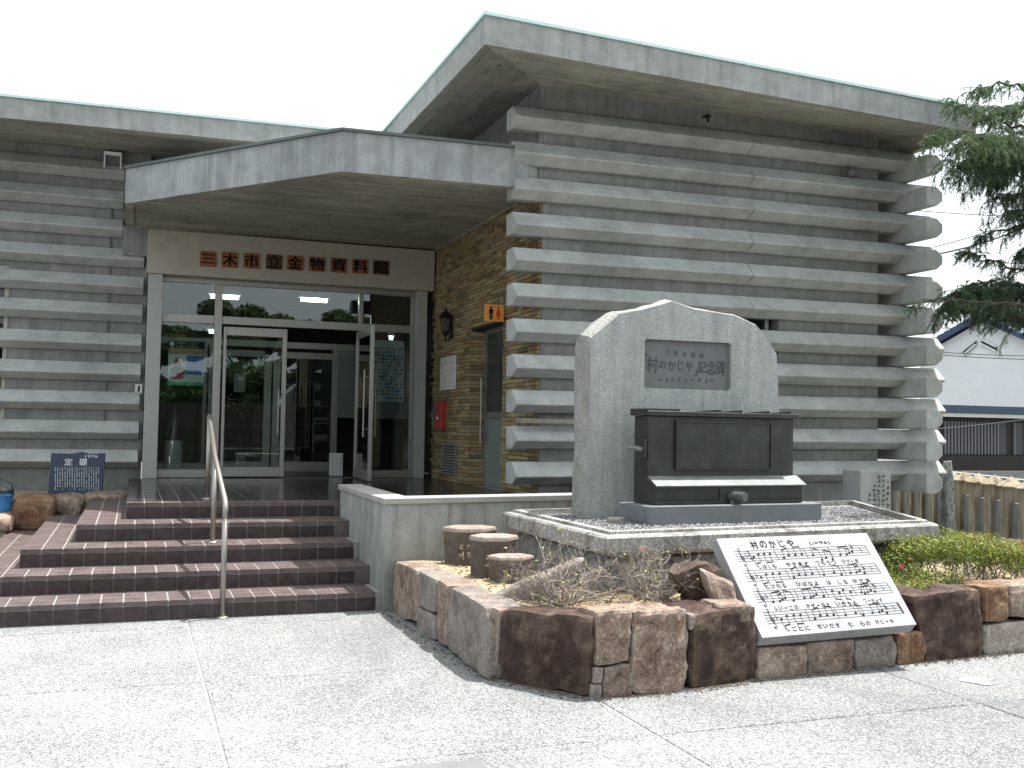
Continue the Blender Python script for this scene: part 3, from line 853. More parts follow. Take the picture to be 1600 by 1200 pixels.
# glazing frame
fr = MB()
def bar(x0, x1, z0, z1, y0=YD - 0.03, y1=YD + 0.05, mb=None): (mb or fr).box(x0, x1, y0, y1, z0, z1)
bar(0.326, 3.839, 3.40, 3.473)
bar(0.326, 1.012, 2.855, 2.972); bar(1.116, 3.839, 2.86, 2.97)
bar(1.013, 1.115, ZL, 3.399, YD - 0.045, YD + .06); bar(3.012, 3.075, 2.971, 3.399)
bar(3.79, 3.839, ZL, 2.859); bar(3.79, 3.839, 2.971, 3.399); bar(3.012, 3.075, ZL, 2.859)
bar(0.326, 1.012, ZL + 0.001, 0.865); bar(3.076, 3.789, ZL + .001, 0.86)
frame = fr.build('entrance_frame', M['alu'], bld, bevel=0.004)
gp = lambda nm, x0, x1, z0, z1, y=YD, par=frame: boxpart(nm, M['glass'], par, x0, x1, y, y + 0.006, z0, z1)
gp('pane', 0.327, 1.011, 2.973, 3.398); gp('pane', 1.116, 3.011, 2.971, 3.398); gp('pane', 3.076, 3.788, 2.971, 3.398)
gp('pane', 0.327, 1.011, 0.866, 2.854); gp('pane', 3.076, 3.788, 0.861, 2.858)
# closed leaf
lf = MB()
for d in ((1.14, 1.185, ZL + .015, 2.83), (1.945, 2.006, ZL + .015, 2.83), (1.186, 1.944, 2.71, 2.83), (1.186, 1.944, ZL + .015, 0.90)): bar(*d, mb=lf)
leaf = lf.build('entrance_door', M['alu'], bld, bevel=0.004); gp('pane', 1.186, 1.944, 0.901, 2.709, par=leaf)
b = MB(); b.tube([(1.90, YD - 0.085, 1.35), (1.90, YD - .085, 1.97)], 0.012, 8); b.tube([(1.90, YD - .085, 1.40), (1.95, YD - .03, 1.40)], 0.008, 6); b.tube([(1.90, YD - .085, 1.92), (1.95, YD - .03, 1.92)], 0.008, 6); b.build('handle', M['steel'], leaf)
# open leaf, swung out
ox0, oy0, ox1, oy1 = 2.995, 14.56, 2.965, 13.42
lf = MB(); o_ = Vector((ox0, oy0, 0)); dv = (Vector((ox1, oy1, 0)) - o_); LL = dv.length; ux = dv.normalized(); uy = Vector((-ux.y, ux.x, 0))
lf.obox(o_, ux, uy, 0, 0.06, -0.022, 0.022, ZL + .015, 2.83); lf.obox(o_, ux, uy, LL - 0.07, LL, -0.026, 0.026, ZL + .015, 2.84)
lf.obox(o_, ux, uy, 0.061, LL - 0.071, -0.02, 0.02, 2.72, 2.829); lf.obox(o_, ux, uy, 0.061, LL - 0.071, -0.02, 0.02, ZL + .016, 0.90)
leaf2 = lf.build('entrance_door', M['alu'], bld, bevel=0.004); leaf2['label'] = 'glazed door leaf swung open towards the steps'
b = MB(); b.obox(o_, ux, uy, 0.061, LL - 0.071, -0.003, 0.003, 0.901, 2.719); b.build('pane', M['glass'], leaf2)
for sgn in (-1, 1):
    b = MB(); P0 = o_ + ux * (LL - 0.12) + uy * (0.08 * sgn)
    b.tube([P0 + Vector((0, 0, 1.35)), P0 + Vector((0, 0, 2.25))], 0.012, 8); b.tube([P0 + Vector((0, 0, 1.45)), P0 - uy * .075 * sgn + Vector((0, 0, 1.45))], 0.008, 6); b.tube([P0 + Vector((0, 0, 2.15)), P0 - uy * .075 * sgn + Vector((0, 0, 2.15))], 0.008, 6)
    b.build('handle', M['steel'], leaf2)
# inner lobby
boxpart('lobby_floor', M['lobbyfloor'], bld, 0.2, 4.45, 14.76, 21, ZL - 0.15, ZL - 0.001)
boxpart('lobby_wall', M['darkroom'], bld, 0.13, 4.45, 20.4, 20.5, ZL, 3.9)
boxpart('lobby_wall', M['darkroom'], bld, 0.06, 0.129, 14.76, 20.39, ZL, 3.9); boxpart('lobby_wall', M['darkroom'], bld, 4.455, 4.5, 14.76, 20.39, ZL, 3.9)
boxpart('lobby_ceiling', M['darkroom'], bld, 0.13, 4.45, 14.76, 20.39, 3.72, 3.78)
wall(0.05, 4.5, 14.77, 20.5, 3.9, 4.9); wall(-9, 0.04, 14.86, 20.5, 3.62, 5.0)
YI = 16.7
fi = MB()
zt_ = 2.80
for d in ((0.2, 4.4, 2.72, 2.82), (1.02, 1.07, ZL, 2.72), (1.10, 1.17, ZL, 2.72), (1.95, 2.06, ZL, 2.60), (2.09, 2.20, ZL, 2.60), (3.03, 3.13, ZL, 2.72), (1.17, 1.95, 2.56, 2.66), (2.20, 3.03, 2.56, 2.66), (1.17, 1.95, ZL, 0.90), (2.2, 3.03, ZL, 0.90), (0.2, 1.02, ZL, 0.88)):
    fi.box(d[0], d[1], YI, YI + 0.05, d[2], d[3])
inner = fi.build('inner_door_frame', M['alu'], bld)
boxpart('pane', M['glass'], inner, 1.17, 1.95, YI + .02, YI + .026, 0.9, 2.56); boxpart('pane', M['glass'], inner, 2.2, 3.03, YI + .02, YI + .026, 0.9, 2.56); boxpart('pane', M['glass'], inner, .2, 1.02, YI + .02, YI + .026, .88, 2.72)
b = MB(); b.box(3.135, 4.4, YI, YI + 0.06, 1.62, 2.72); b.build('partition', plain('grey board', (0.20, 0.23, 0.22), 0.7, var=0.1), bld)

# ceiling lamps
for i, (x0, x1, y, z) in enumerate(((onY(326, 464, 16).x, onY(376, 464, 16).x, 16.0, onY(350, 464, 16).z), (onY(467, 469, 16).x, onY(514, 469, 16).x, 16.0, onY(490, 469, 16).z), (onY(324, 518, 17.5).x, onY(346, 518, 17.5).x, 17.5, onY(335, 518, 17.5).z), (onY(606, 528, 17.2).x, onY(616, 528, 17.2).x, 17.2, onY(610, 528, 17.2).z))):
    t = thing('ceiling_lamp', ((x0 + x1) / 2, y, z), ['fluorescent ceiling lamp glowing behind the upper panes nearest the west jamb', 'fluorescent ceiling lamp glowing behind the middle of the upper panes', 'fluorescent lamp deep in the lobby above the portrait poster', 'fluorescent lamp deep in the lobby above the photo poster'][i], 'lamp', 'fluorescent lamps in the lobby')
    b = MB(); b.box(x0, x1, y - 0.06, y + 0.06, z + 0.03, z + 0.1); b.build('fitting', M['white'], t)
    b = MB(); b.tube([(x0 + 0.03, y, z), (x1 - 0.03, y, z)], 0.03, 10); b.build('tube', M['lamp'], t)

# sign plates
for i, ch in enumerate('三木市立金物資料館'):
    px0 = [(313, 392, 417), (347, 393.5, 418.5), (381, 395.5, 420), (416, 397, 421.5), (449, 398.5, 423), (483, 400.5, 424.5), (517, 402, 426.5), (550.5, 404, 428), (583, 406, 430)][i]
    A = onY(px0[0], px0[1], 14.38); Bm = onY(px0[0] + 24.5, px0[2], 14.38)
    x0, x1, z0, z1 = A.x, Bm.x, Bm.z, A.z
    pl = boxpart('sign_plate', M['copper'] if i not in (3, 8) else M['copper_dull'], bld, x0, x1, 14.380, 14.399, z0, z1, bevel=0.002)
    b = MB(); put_text(b, ch, ((x0 + x1) / 2, 14.3775, (z0 + z1) / 2), (1, 0, 0), (0, 0, 1), (x1 - x0) * 0.86, (z1 - z0) * (0.6 if ch == '三' else 0.86), thick=0.035)
    b.build('character', M['ink'], pl, recalc=False)

# ================================================================== PARAPET
par = thing('parapet_wall', (3, 8.3, 0), 'streaked grey parapet wall beside the steps with a pale stone cap', 'wall')
pa = [(XP, 8.20), (4.85, 8.66), (4.85, 8.88), (XP + 0.20, 8.42), (XP + 0.20, 10.20), (XP, 10.12)]
m = MB(); m.loft([[(x, y, 0.0) for x, y in pa], [(x, y, 0.862) for x, y in pa]]); m.build('wall_body', M['parapet'], par)
b = MB(); b.box(4.62, 4.85, 8.89, WR, 0, 0.862); b.build('wall_body', M['parapet'], par)
pc = [(XP - 0.02, 8.175), (4.88, 8.64), (4.88, 8.90), (XP + 0.225, 8.445), (XP + 0.225, 10.22), (XP - 0.02, 10.14)]
m = MB(); m.loft([[(x, y, 0.863) for x, y in pc], [(x, y, 0.915) for x, y in pc]]); m.build('coping', granite('pale parapet cap', 0.33, (1, .99, .96), 0.2, 120), par, bevel=0.006)
b = MB(); b.box(4.60, 4.88, 8.91, WR - .01, 0.863, 0.915); b.build('coping', M['coping'], par, bevel=0.006)

# ================================================================== HANDRAIL
hr = thing('handrail', (0.7, 9.4, 0), 'stainless steel handrail on three posts climbing the tiled steps', 'handrail')
posts = [Vector((0.695, 8.244, 0.0)), Vector((0.692, 9.40, 3 * RISE)), Vector((0.708, 10.50, ZL))]
tops = [0.863, 1.17, 1.545]
for p, zt_ in zip(posts, tops):
    b = MB(); b.tube([p, Vector((p.x, p.y, zt_))], 0.0215, 12); po = b.build('post', M['steel'], hr, smooth=True)
    b = MB(); b.lathe((p.x, p.y, p.z), [(0.05, 0.0), (0.05, 0.006), (0.04, 0.014), (0.024, 0.018)], 14); b.build('flange', M['steel'], po, smooth=True)
b = MB()
T = [Vector((p.x, p.y, z)) for p, z in zip(posts, tops)]
b.tube([T[0] + Vector((0, -0.02, -0.10)), T[0] + Vector((0, -0.012, -0.01)), T[0] + Vector((0, 0.02, 0.03)), T[1] + Vector((0, 0, .035)), T[2] + Vector((0, 0, 0.02)), T[2] + Vector((0, .03, -0.0)), T[2] + Vector((0, .035, -.06))], 0.022, 12)
b.build('rail', M['steel'], hr, smooth=True)

# ================================================================== PLANTER
planter = thing('planter', (2.6, 5.5, 0), 'low planter wall of big rough brown and tan stones round the monument', 'planter')
FRONT = [(2.05, 5.88), (2.45, 5.265), (3.09, 5.29), (3.61, 5.39), (4.94, 5.49), (5.90, 5.56), (7.6, 5.70)]
def ground_pt(px):
    """plan position on the outer face of the planter below image column px"""
    d = ray(px, 1040); 
    for (a, b_) in zip(FRONT[:-1], FRONT[1:]):
        a, b2 = Vector(a), Vector(b_); e = b2 - a
        # solve s*d = a + t*e
        det = d[0] * -e.y + d[1] * e.x
        s_ = (a.x * -e.y + a.y * e.x) / det; t = (d[0] * a.y - d[1] * a.x) / det
        if -0.02 <= t <= 1.02 and s_ > 0: return a + e * t
    return Vector(FRONT[-1])
def front_stone(mat, tl, tr, br, bl, depth=0.3, seed=1, amp=0.014, bulge=0.16, low=False, n=8):
    def wp(px):
        p = ground_pt(px[0]); q = onY(px[0], px[1], p.y); return Vector((p.x, p.y, max(q.z, -0.01)))
    TL, TR, BR, BL = [wp(q) for q in (tl, tr, br, bl)]
    d = (TR - TL); d.z = 0; nb = Vector((-d.y, d.x, 0)).normalized() * depth
    f = Vector((0, 0, -0.012))
    v, fc = rock_mesh([BL, BR, BR + nb, BL + nb, TL, TR, TR + nb + f, TL + nb + f], n + 5, 0.05, amp * 1.1, 11.0, seed, power=26)
    m = MB(); m.mesh(v, fc); return m.build('stone', mat, planter)
front_stone(M['rock_dark'], (778, 951), (926, 962), (921, 1093), (776, 1072), 0.34, 3, 0.020)
front_stone(M['rock_tan'], (764, 949), (779, 952), (777, 1073), (762, 1062), 0.3, 5, 0.012, n=5)
front_stone(M['rock_tan'], (932, 956), (987, 953), (984, 1034), (932, 1042), 0.3, 8)
front_stone(M['rock_grey'], (931, 1044), (944, 1043), (942, 1068), (929, 1069), 0.2, 9, 0.006, n=4)
front_stone(M['rock_grey'], (924, 1070), (941, 1069), (940, 1094), (924, 1095), 0.2, 10, 0.006, n=4)
front_stone(M['rock_tan'], (989, 954), (1074, 951), (1075, 1082), (986, 1086), 0.34, 11, 0.022)
front_stone(M['rock_tan'], (945, 1043), (987, 1036), (989, 1087), (944, 1092), 0.3, 12, n=6)
front_stone(M['rock_grey'], (1076, 960), (1086, 960), (1084, 984), (1077, 985), 0.2, 13, 0.006, n=4)
front_stone(M['rock_dark'], (1085, 957), (1184, 945), (1183, 1064), (1082, 1080), 0.42, 14, 0.018)
front_stone(M['rock_tan'], (1186, 1013), (1262, 1008), (1262, 1057), (1186, 1066), 0.22, 15, 0.012)
front_stone(M['rock_tan'], (1264, 1005), (1333, 999), (1336, 1050), (1264, 1060), 0.25, 16, 0.012)
front_stone(M['rock_grey'], (1335, 1000), (1398, 992), (1403, 1044), (1338, 1050), 0.25, 116, 0.012)
front_stone(M['rock_rust'], (1402, 992), (1442, 986), (1448, 1040), (1404, 1045), 0.25, 17, 0.012)
front_stone(M['rock_dark'], (1424, 930), (1536, 917), (1538, 1030), (1448, 1041), 0.36, 21, 0.022)
front_stone(M['rock_rust'], (1541, 917), (1579, 914), (1577, 969), (1541, 975), 0.3, 19, n=6)
front_stone(M['rock_tan'], (1581, 914), (1660, 908), (1660, 960), (1580, 968), 0.3, 20)
front_stone(M['rock_grey'], (1541, 977), (1660, 963), (1660, 1014), (1541, 1030), 0.3, 22)
front_stone(M['rock_tan'], (1662, 906), (1760, 899), (1760, 1001), (1663, 1013), 0.3, 23)
front_stone(M['rock_dark'], (1762, 899), (1880, 892), (1880, 990), (1763, 1001), 0.3, 24)
# flank stones
def flank_stone(mat, tl, tr, br, bl, seed, amp=0.012, n=8, X=2.02, depth=0.24):
    TL, TR, BR, BL = [onX(q[0], q[1], X) for q in (tl, tr, br, bl)]
    nb = Vector((depth, 0, 0))
    v, fc = rock_mesh([BL, BR, BR + nb, BL + nb, TL, TR, TR + nb, TL + nb], n + 5, 0.05, amp * 1.1, 10.0, seed, power=26)
    m = MB(); m.mesh(v, fc); return m.build('stone', mat, planter)
flank_stone(M['rock_grey'], (700, 914), (760, 947), (760, 1064), (698, 1015), 31, 0.014)
flank_stone(M['rock_tan'], (682, 905), (699, 914), (697, 1015), (680, 1000), 32, 0.010, 6)
flank_stone(M['rock_grey'], (652, 890), (681, 905), (678, 958), (651, 945), 33, 0.010, 6)
flank_stone(M['rock_grey'], (651, 948), (678, 961), (678, 1002), (650, 985), 34, 0.010, 6)
flank_stone(M['rock_tan'], (614, 876), (651, 890), (649, 975), (612, 962), 35, 0.012)
# soil bed, laid as one undulating sheet, with gravel
def soil_sheet(pts_x, pts_y, f, inside, name, mat):
    nx, ny = len(pts_x), len(pts_y); v = []; idx = {}
    fc = []
    for j, y in enumerate(pts_y):
        for i, x in enumerate(pts_x): v.append((x, y, f(x, y)))
    for j in range(ny - 1):
        for i in range(nx - 1):
            cx, cy = (pts_x[i] + pts_x[i + 1]) / 2, (pts_y[j] + pts_y[j + 1]) / 2
            if inside(cx, cy): fc.append((j * nx + i, j * nx + i + 1, (j + 1) * nx + i + 1, (j + 1) * nx + i))
    return np_mesh(name, v, fc, mat, None, smooth=True)
def soilz(x, y): return 0.395 + 0.035 * noise.noise(Vector((x * 2.1, y * 2.1, 0))) + 0.012 * noise.noise(Vector((x * 9, y * 9, 3)))
def insoil(x, y):
    if 3.6 < x < 4.95 and y < 5.95: return False
    return x > 2.05 and y > (5.95 - (x - 2.1) * 1.3 if x < 2.5 else 5.42 + 0.075 * (x - 2.5))
tag(soil_sheet(np.linspace(2.04, 9.0, 120), np.linspace(5.35, 8.6, 60), soilz, insoil, 'planter_soil', M['soil']), kind='structure')
def pebbles(name, n, spot, size, mat, seed, group=None):
    r = np.random.RandomState(seed)
    base = np.array([(1, 0, 0), (-1, 0, 0), (0, 1, 0), (0, -1, 0), (0, 0, 1), (0, 0, -1)], float)
    F8 = np.array([(0, 2, 4), (2, 1, 4), (1, 3, 4), (3, 0, 4), (2, 0, 5), (1, 2, 5), (3, 1, 5), (0, 3, 5)])
    V = []; F = []; tone = []
    for i in range(n):
        p = spot(r)
        s = r.uniform(*size); a = r.uniform(0, 6.28); sx, sy, sz = s * r.uniform(.7, 1.3), s * r.uniform(.7, 1.3), s * r.uniform(.4, .8)
        q = base * (sx, sy, sz) + r.uniform(-.2, .2, (6, 3)) * s
        ca, sa = math.cos(a), math.sin(a)
        q = np.c_[q[:, 0] * ca - q[:, 1] * sa, q[:, 0] * sa + q[:, 1] * ca, q[:, 2]] + np.array(p)
        F.append(F8 + 6 * i); V.append(q)
    return tag(np_mesh(name, np.concatenate(V), np.concatenate(F), mat), kind='stuff')
def spot_soil(r):
    while True:
        x, y = r.uniform(2.2, 7.5), r.uniform(5.5, 8.3)
        if insoil(x, y) : return (x, y, soilz(x, y) + 0.002)
pebbles('soil_gravel', 5000, spot_soil, (0.006, 0.016), M['soil'], 5)

def spot_grit(r):
    L_ = [Vector((1.97, 8.15))] + [Vector(q) for q in FRONT]; k = r.randint(0, len(L_) - 1); a, b2 = L_[k], L_[k + 1]; e = b2 - a; nrm = Vector((e.y, -e.x)).normalized()
    if k == 0: nrm = Vector((-1, 0))
    p = a + e * r.uniform(0, 1) + nrm * (abs(r.normal(0, .035)) + .005); return (p.x, p.y, .004)
pebbles('grit_along_planter', 1400, spot_grit, (0.003, 0.009), plain('dark grit and soil', (.15, .12, .09), .95, var=.4, scale=40), 15)

# ================================================================== PEDESTAL
ped = thing('pedestal', (4.3, 7.2, 0.4), 'low square granite pedestal with a moulded coping and a bed of pebbles', 'pedestal')
PC = [Vector((2.935, 6.15)), Vector((6.05, 6.52)), Vector((7.1, 8.8)), Vector((2.926, 8.15))]
ctr = sum(PC, Vector((0, 0))) / 4
def inset(P, d):
    n = len(P); out = []
    for i in range(n):
        e1 = (P[i] - P[i - 1]).normalized(); e2 = (P[(i + 1) % n] - P[i]).normalized()
        n1, n2 = Vector((-e1.y, e1.x)), Vector((-e2.y, e2.x)); bis = (n1 + n2).normalized()
        out.append(P[i] + bis * (d / max(bis.dot(n1), 0.3)))
    return out
Pi = inset(PC, 0.10)
# rough blocks under the coping, two courses of separate stones per side
for si in range(4):
    a, b2 = Pi[si], Pi[(si + 1) % 4]; e = (b2 - a); L = e.length; ux = e.normalized(); uy = Vector((-ux.y, ux.x)); nb = max(2, round(L / 0.46)); w = L / nb
    for k in range(nb):
        m = MB(); v, fc = rock_mesh([(*(a + ux * (k * w + q0) + uy * y_), z_) for z_ in (0.32, 0.645) for (q0, y_) in ((0.006, 0), (w - 0.006, 0), (w - 0.006, 0.15), (0.006, 0.15))], 5, 0.06, 0.008, 9, si * 10 + k)
        m.mesh(v, fc); m.build('base_block', M['base_block'], ped)
m = MB(); Pin = inset(PC, 0.14)
m.loft([[(*p, 0.1) for p in Pin], [(*p, 0.70) for p in Pin]]); m.build('core', M['base_block'], ped)
# coping: rough band, chamfer below, two smooth steps above
for si in range(4):
    rings_in = [(0.075, 0.652), (0.012, 0.672), (0.0, 0.69), (0.004, 0.782), (0.02, 0.797), (0.075, 0.800), (0.078, 0.820), (0.135, 0.822), (0.138, 0.775), (0.2, 0.77)]
    rows_ = [[*(lambda q: (q[si], q[(si + 1) % 4]))(inset(PC, d)), z] for d, z in rings_in]
    nseg = 2 if si in (0, 2) else 2
    for k in range(nseg):
        m = MB()
        A = [Vector((*(r[0] + (r[1] - r[0]) * (k / nseg)), r[2])) for r in rows_]; B = [Vector((*(r[0] + (r[1] - r[0]) * ((k + 1) / nseg)), r[2])) for r in rows_]
        dd = (B[2] - A[2]).normalized() * 0.003
        A = [p + dd for p in A]; B = [p - dd for p in B]
        N = 24
        rings = []
        for q in range(N + 1):
            t = q / N; rg = [a.lerp(b2, t) for a, b2 in zip(A, B)]
            for j in (2, 3):
                rg[j] = rg[j] + (Vector((*ctr, rg[j].z)) - rg[j]).normalized() * (noise.noise(rg[j] * 11) * 0.010 + 0.002)
            rings.append(rg)
        m.loft(rings); m.build('coping_stone', M['coping'], ped)
PB = inset(PC, 0.138)
m = MB(); m.poly([(*p, 0.772) for p in PB]); m.build('bed', M['pebble'], ped)
def spot_bed(r):
    while True:
        a, b2 = r.uniform(0.02, 0.98), r.uniform(0.02, 0.98)
        p = (PB[0] * (1 - a) + PB[1] * a) * (1 - b2) + (PB[3] * (1 - a) + PB[2] * a) * b2
        if p.y < 8.4: return (p.x, p.y, 0.776 + r.uniform(0, 0.004))
o = pebbles('pebble_bed', 9000, spot_bed, (0.008, 0.017), M['pebble'], 11)
o.parent = ped; o.location = -ped.location

# ================================================================== MONUMENT STONE
mono = thing('memorial_stone', (4.4, 7.8, 0.77), 'tall irregular grey granite memorial stone with a recessed inscribed panel', 'monument')
OUT = [(3.478, 0.74), (3.492, 1.349), (3.490, 1.869), (3.482, 2.256), (3.586, 2.350), (3.742, 2.470), (3.996, 2.522), (4.236, 2.598), (4.452, 2.542), (4.843, 2.512), (5.07, 2.440), (5.150, 2.365), (5.288, 2.185), (5.312, 1.702), (5.344, 0.74)]
YF, YB = 7.63, 7.97
# densify the outline
dense = []
for i in range(len(OUT)):
    a, b2 = Vector(OUT[i]), Vector(OUT[(i + 1) % len(OUT)]); k = max(1, int((b2 - a).length / 0.045))
    for q in range(k): dense.append((a.lerp(b2, q / k), i))
oc = Vector((4.40, 1.5))
pn = [(3.995, 1.853), (4.805, 1.853), (4.818, 1.87), (4.818, 2.245), (4.80, 2.264), (4.00, 2.262), (3.985, 2.245), (3.985, 1.87)]
def olring(y, ins, amp, top_ins, seed):
    r = []
    for p, i in dense:
        w = ins
        if 3 <= i <= 5: w = ins + top_ins * (1.0 if i < 5 else 0.4)
        elif 6 <= i <= 12: w = ins + top_ins * 0.28
        elif i < 3: w = ins * 0.6
        d = (oc - p).normalized()
        q = p + d * w + d * noise.noise(Vector((p.x * 7 + seed, p.y * 7, y * 9))) * amp
        if p.y < 0.76: q.y = 0.74
        r.append(Vector((q.x, y, q.y)))
    return r
fr_ring = olring(YF, 0.012, 0.004, 0.0, 0)
rings = [olring(YF + 0.0, 0.004, 0.005, 0.015, 0), olring(YF + 0.022, -0.004, 0.010, 0.0, 1), olring(YF + 0.12, -0.012, 0.02, -0.02, 2), olring(YF + 0.22, -0.012, 0.024, -0.012, 4), olring(YB, 0.02, 0.02, 0.02, 6)]
for rg in rings[1:]:
    for v_ in rg:
        if v_.x < 3.7 and v_.z < 2.26: v_.x -= 0.0
bmx = MB()
k0 = len(bmx.v)
bmx.loft(rings, 1, caps=False)
bmx.f.append(tuple(range(4 * len(dense), 5 * len(dense)))); bmx.mi.append(1)
slab_o = bmx.build('flank', [M['mono'], M['mono_side']], mono)
# front face with a hole for the panel (triangulated between two loops)
bm = bmesh.new()
of = Vector(mono.location)
ov = [bm.verts.new(Vector(p) - of) for p in rings[0]]; iv = [bm.verts.new(Vector((x, YF, z)) - of) for x, z in pn]
es = [bm.edges.new((ov[i], ov[(i + 1) % len(ov)])) for i in range(len(ov))] + [bm.edges.new((iv[i], iv[(i + 1) % len(iv)])) for i in range(len(iv))]
bmesh.ops.triangle_fill(bm, edges=es, use_beauty=True)
bi = [bm.verts.new(Vector((x, YF + 0.035, z)) - of) for x, z in pn]
for i in range(len(pn)):
    j = (i + 1) % len(pn); bm.faces.new((iv[i], iv[j], bi[j], bi[i]))
bmesh.ops.recalc_face_normals(bm, faces=bm.faces)
me = bpy.data.meshes.new('front_face'); bm.to_mesh(me); bm.free(); me.materials.append(M['mono'])
ff = bpy.data.objects.new('front_face', me); COL.objects.link(ff); ff.parent = mono
m = MB(); m.loft([[(x, YF + 0.0345, z) for x, z in pn], [(x, YF + 0.06, z) for x, z in pn]]); panel = m.build('inscribed_panel', M['mono_panel'], mono)
b = MB(); yt = YF + 0.0325
for i, ch in enumerate('文部省唱歌'):
    b = MB(); put_text(b, ch, (4.215 + i * 0.083, yt, 2.165 - i * 0.006), (1, 0, 0), (0, 0, 1), 0.042); b.build('character', M['carved'], panel, recalc=False)
for i, ch in enumerate('「村のかじや」記念碑'):
    x = [4.015, 4.075, 4.17, 4.262, 4.345, 4.425, 4.487, 4.555, 4.645, 4.735][i]; w = [0.03, 0.10, 0.07, 0.075, 0.05, 0.065, 0.03, 0.085, 0.09, 0.085][i]
    hgt = [0.06, 0.135, 0.065, 0.08, 0.085, 0.08, 0.06, 0.10, 0.12, 0.13][i]
    b = MB(); put_text(b, ch, (x, yt, 2.055 - i * 0.001 + (0.05 if i == 0 else -0.05 if i == 6 else 0)), (1, 0, 0), (0, 0, 1), w, hgt, thick=0.012); b.build('character', M['carved'], panel, recalc=False)
rr = random.Random(4); b = MB()
for i in range(9): scribble(b, (4.15 + i * 0.062, yt, 1.935), (1, 0, 0), (0, 0, 1), 0.042, rr, 4)
b.build('inscription_line', M['carved'], panel, recalc=False)

# ================================================================== BRONZE BELLOWS ON ITS PLINTH
pf, pr_ = Vector((3.703, 6.979)), Vector((5.372, 7.115))
ux = (pr_ - pf).normalized(); uy = Vector((-ux.y, ux.x)); W_ = (pr_ - pf).length
plin = thing('box_plinth', (4.5, 7.2, 0.77), 'low dark grey granite plinth under the bronze box', 'plinth')
b = MB(); b.obox(pf, ux, uy, 0, W_, 0, 0.46, 0.765, 0.924); b.build('plinth_block', M['plinth'], plin, bevel=0.006)
b = MB(); b.obox(pf, ux, uy, -0.004, 0.0, 0.06, 0.30, 0.80, 0.895); b.build('side_plate', M['plinth'], plin)
bx = thing('bronze_bellows_box', (4.5, 7.25, 0.925), 'dark bronze box bellows with an inscribed plate, pale sloped ledge and round spout', 'bellows')
O = pf + uy * 0.135 + ux * 0.10   # front left foot of the box
LB = 1.43; DB = 0.26
def bl(mb, x0, x1, y0, y1, z0, z1): mb.obox(O, ux, uy, x0, x1, y0, y1, z0, z1)
Zb = 0.926
b = MB(); bl(b, 0.0, LB, 0.05, DB, Zb, 1.615); b.build('body', M['bronze'], bx, bevel=0.004)
b = MB(); P3 = lambda x, y, z: Vector((*(O + ux * x + uy * y), z))
sl = [(0.049, Zb + .001), (-0.055, Zb + .001), (-0.055, 1.062), (-0.061, 1.064), (0.049, 1.134)]
b.loft([[P3(0.0, y, z) for y, z in sl], [P3(LB, y, z) for y, z in sl]]); b.build('front_housing', M['bronze'], bx)
b = MB(); b.loft([[P3(x, -0.080, 1.0645), P3(x, 0.049, 1.1345), P3(x, 0.049, 1.145), P3(x, -0.083, 1.075)] for x in (-0.006, LB + 0.03)]); b.build('sloped_ledge', M['bronze_pale'], bx)
for x0, x1 in ((0.0, 0.60), (0.86, LB)):
    b = MB(); bl(b, x0, x1, -0.062, -0.0555, 0.965, 0.975); bl(b, x0, x1, -0.064, -0.0555, Zb + 0.002, Zb + 0.03); b.build('moulding', M['bronze'], bx)
b = MB(); bl(b, 0.60, 0.86, -0.063, -0.0555, Zb + .001, 1.049); b.build('spout_plate', M['bronze'], bx)
sp = P3(0.72, -0.05, 0.985)
b = MB(); d3 = Vector((ux.x * 0.25 - uy.x, ux.y * 0.25 - uy.y, 0)).normalized()
b.tube([sp, sp + d3 * 0.14], [0.042, 0.040], 16, caps=False); b.tube([sp + d3 * 0.14, sp + d3 * 0.03], [0.030, 0.030], 16, caps=True); b.tube([sp + d3 * 0.139, sp + d3 * 0.14], [0.040, 0.030], 16, caps=False)
b.tube([P3(0.70, -0.09, Zb), P3(0.70, -0.09, 0.96)], 0.02, 10)
b.build('spout', plain('bronze spout', (0.12, 0.12, 0.115), 0.4, 0.4, var=0.3), bx, smooth=False)
b = MB(); bl(b, -0.03, LB + 0.03, 0.02, DB + 0.02, 1.617, 1.655); lid = b.build('lid', M['bronze'], bx, bevel=0.003)
b = MB()
bl(b, -0.03, 0.28, 0.03, DB + .02, 1.656, 1.672)
b.build('lid_board', M['bronze'], lid)
for x0, x1 in ((0.44, 0.69), (0.69, 0.90), (0.96, 1.18), (1.18, 1.40)):
    b = MB(); b.loft([[P3(x0, 0.1, 1.6555), P3(x1, 0.05, 1.6555), P3(x1, 0.12, 1.6555), P3(x0, 0.17, 1.6555)], [P3(x0, 0.1, 1.659), P3(x1, 0.05, 1.678), P3(x1, 0.12, 1.678), P3(x0, 0.17, 1.659)]]); b.build('lid_valve', M['bronze'], lid)
pl = MB(); bl(pl, 0.245, 1.19, 0.036, 0.0495, 1.195, 1.585); plate = pl.build('inscribed_plate', M['bronze'], bx, bevel=0.002)
b = MB()
for d in ((0.245, 1.19, 1.571, 1.586), (0.245, 1.19, 1.194, 1.209), (0.245, 0.26, 1.209, 1.571), (1.175, 1.19, 1.209, 1.571)): bl(b, d[0], d[1], 0.026, 0.0355, d[2], d[3])
b.build('plate_rim', M['bronze'], plate)
rr = random.Random(9); plate_ink = plain('plate letters', (0.075, 0.095, 0.085), 0.4, 0.5)
for cx in (0.33, 0.47, 0.55, 0.70, 0.78, 0.90, 1.03, 1.11):
    b = MB(); nrow = rr.randint(5, 8)
    for q in range(nrow): scribble(b, P3(cx, 0.0345, 1.535 - q * 0.040), (ux.x, ux.y, 0), (0, 0, 1), 0.034, rr, 4)
    b.build('inscription_column', plate_ink, plate, recalc=False)
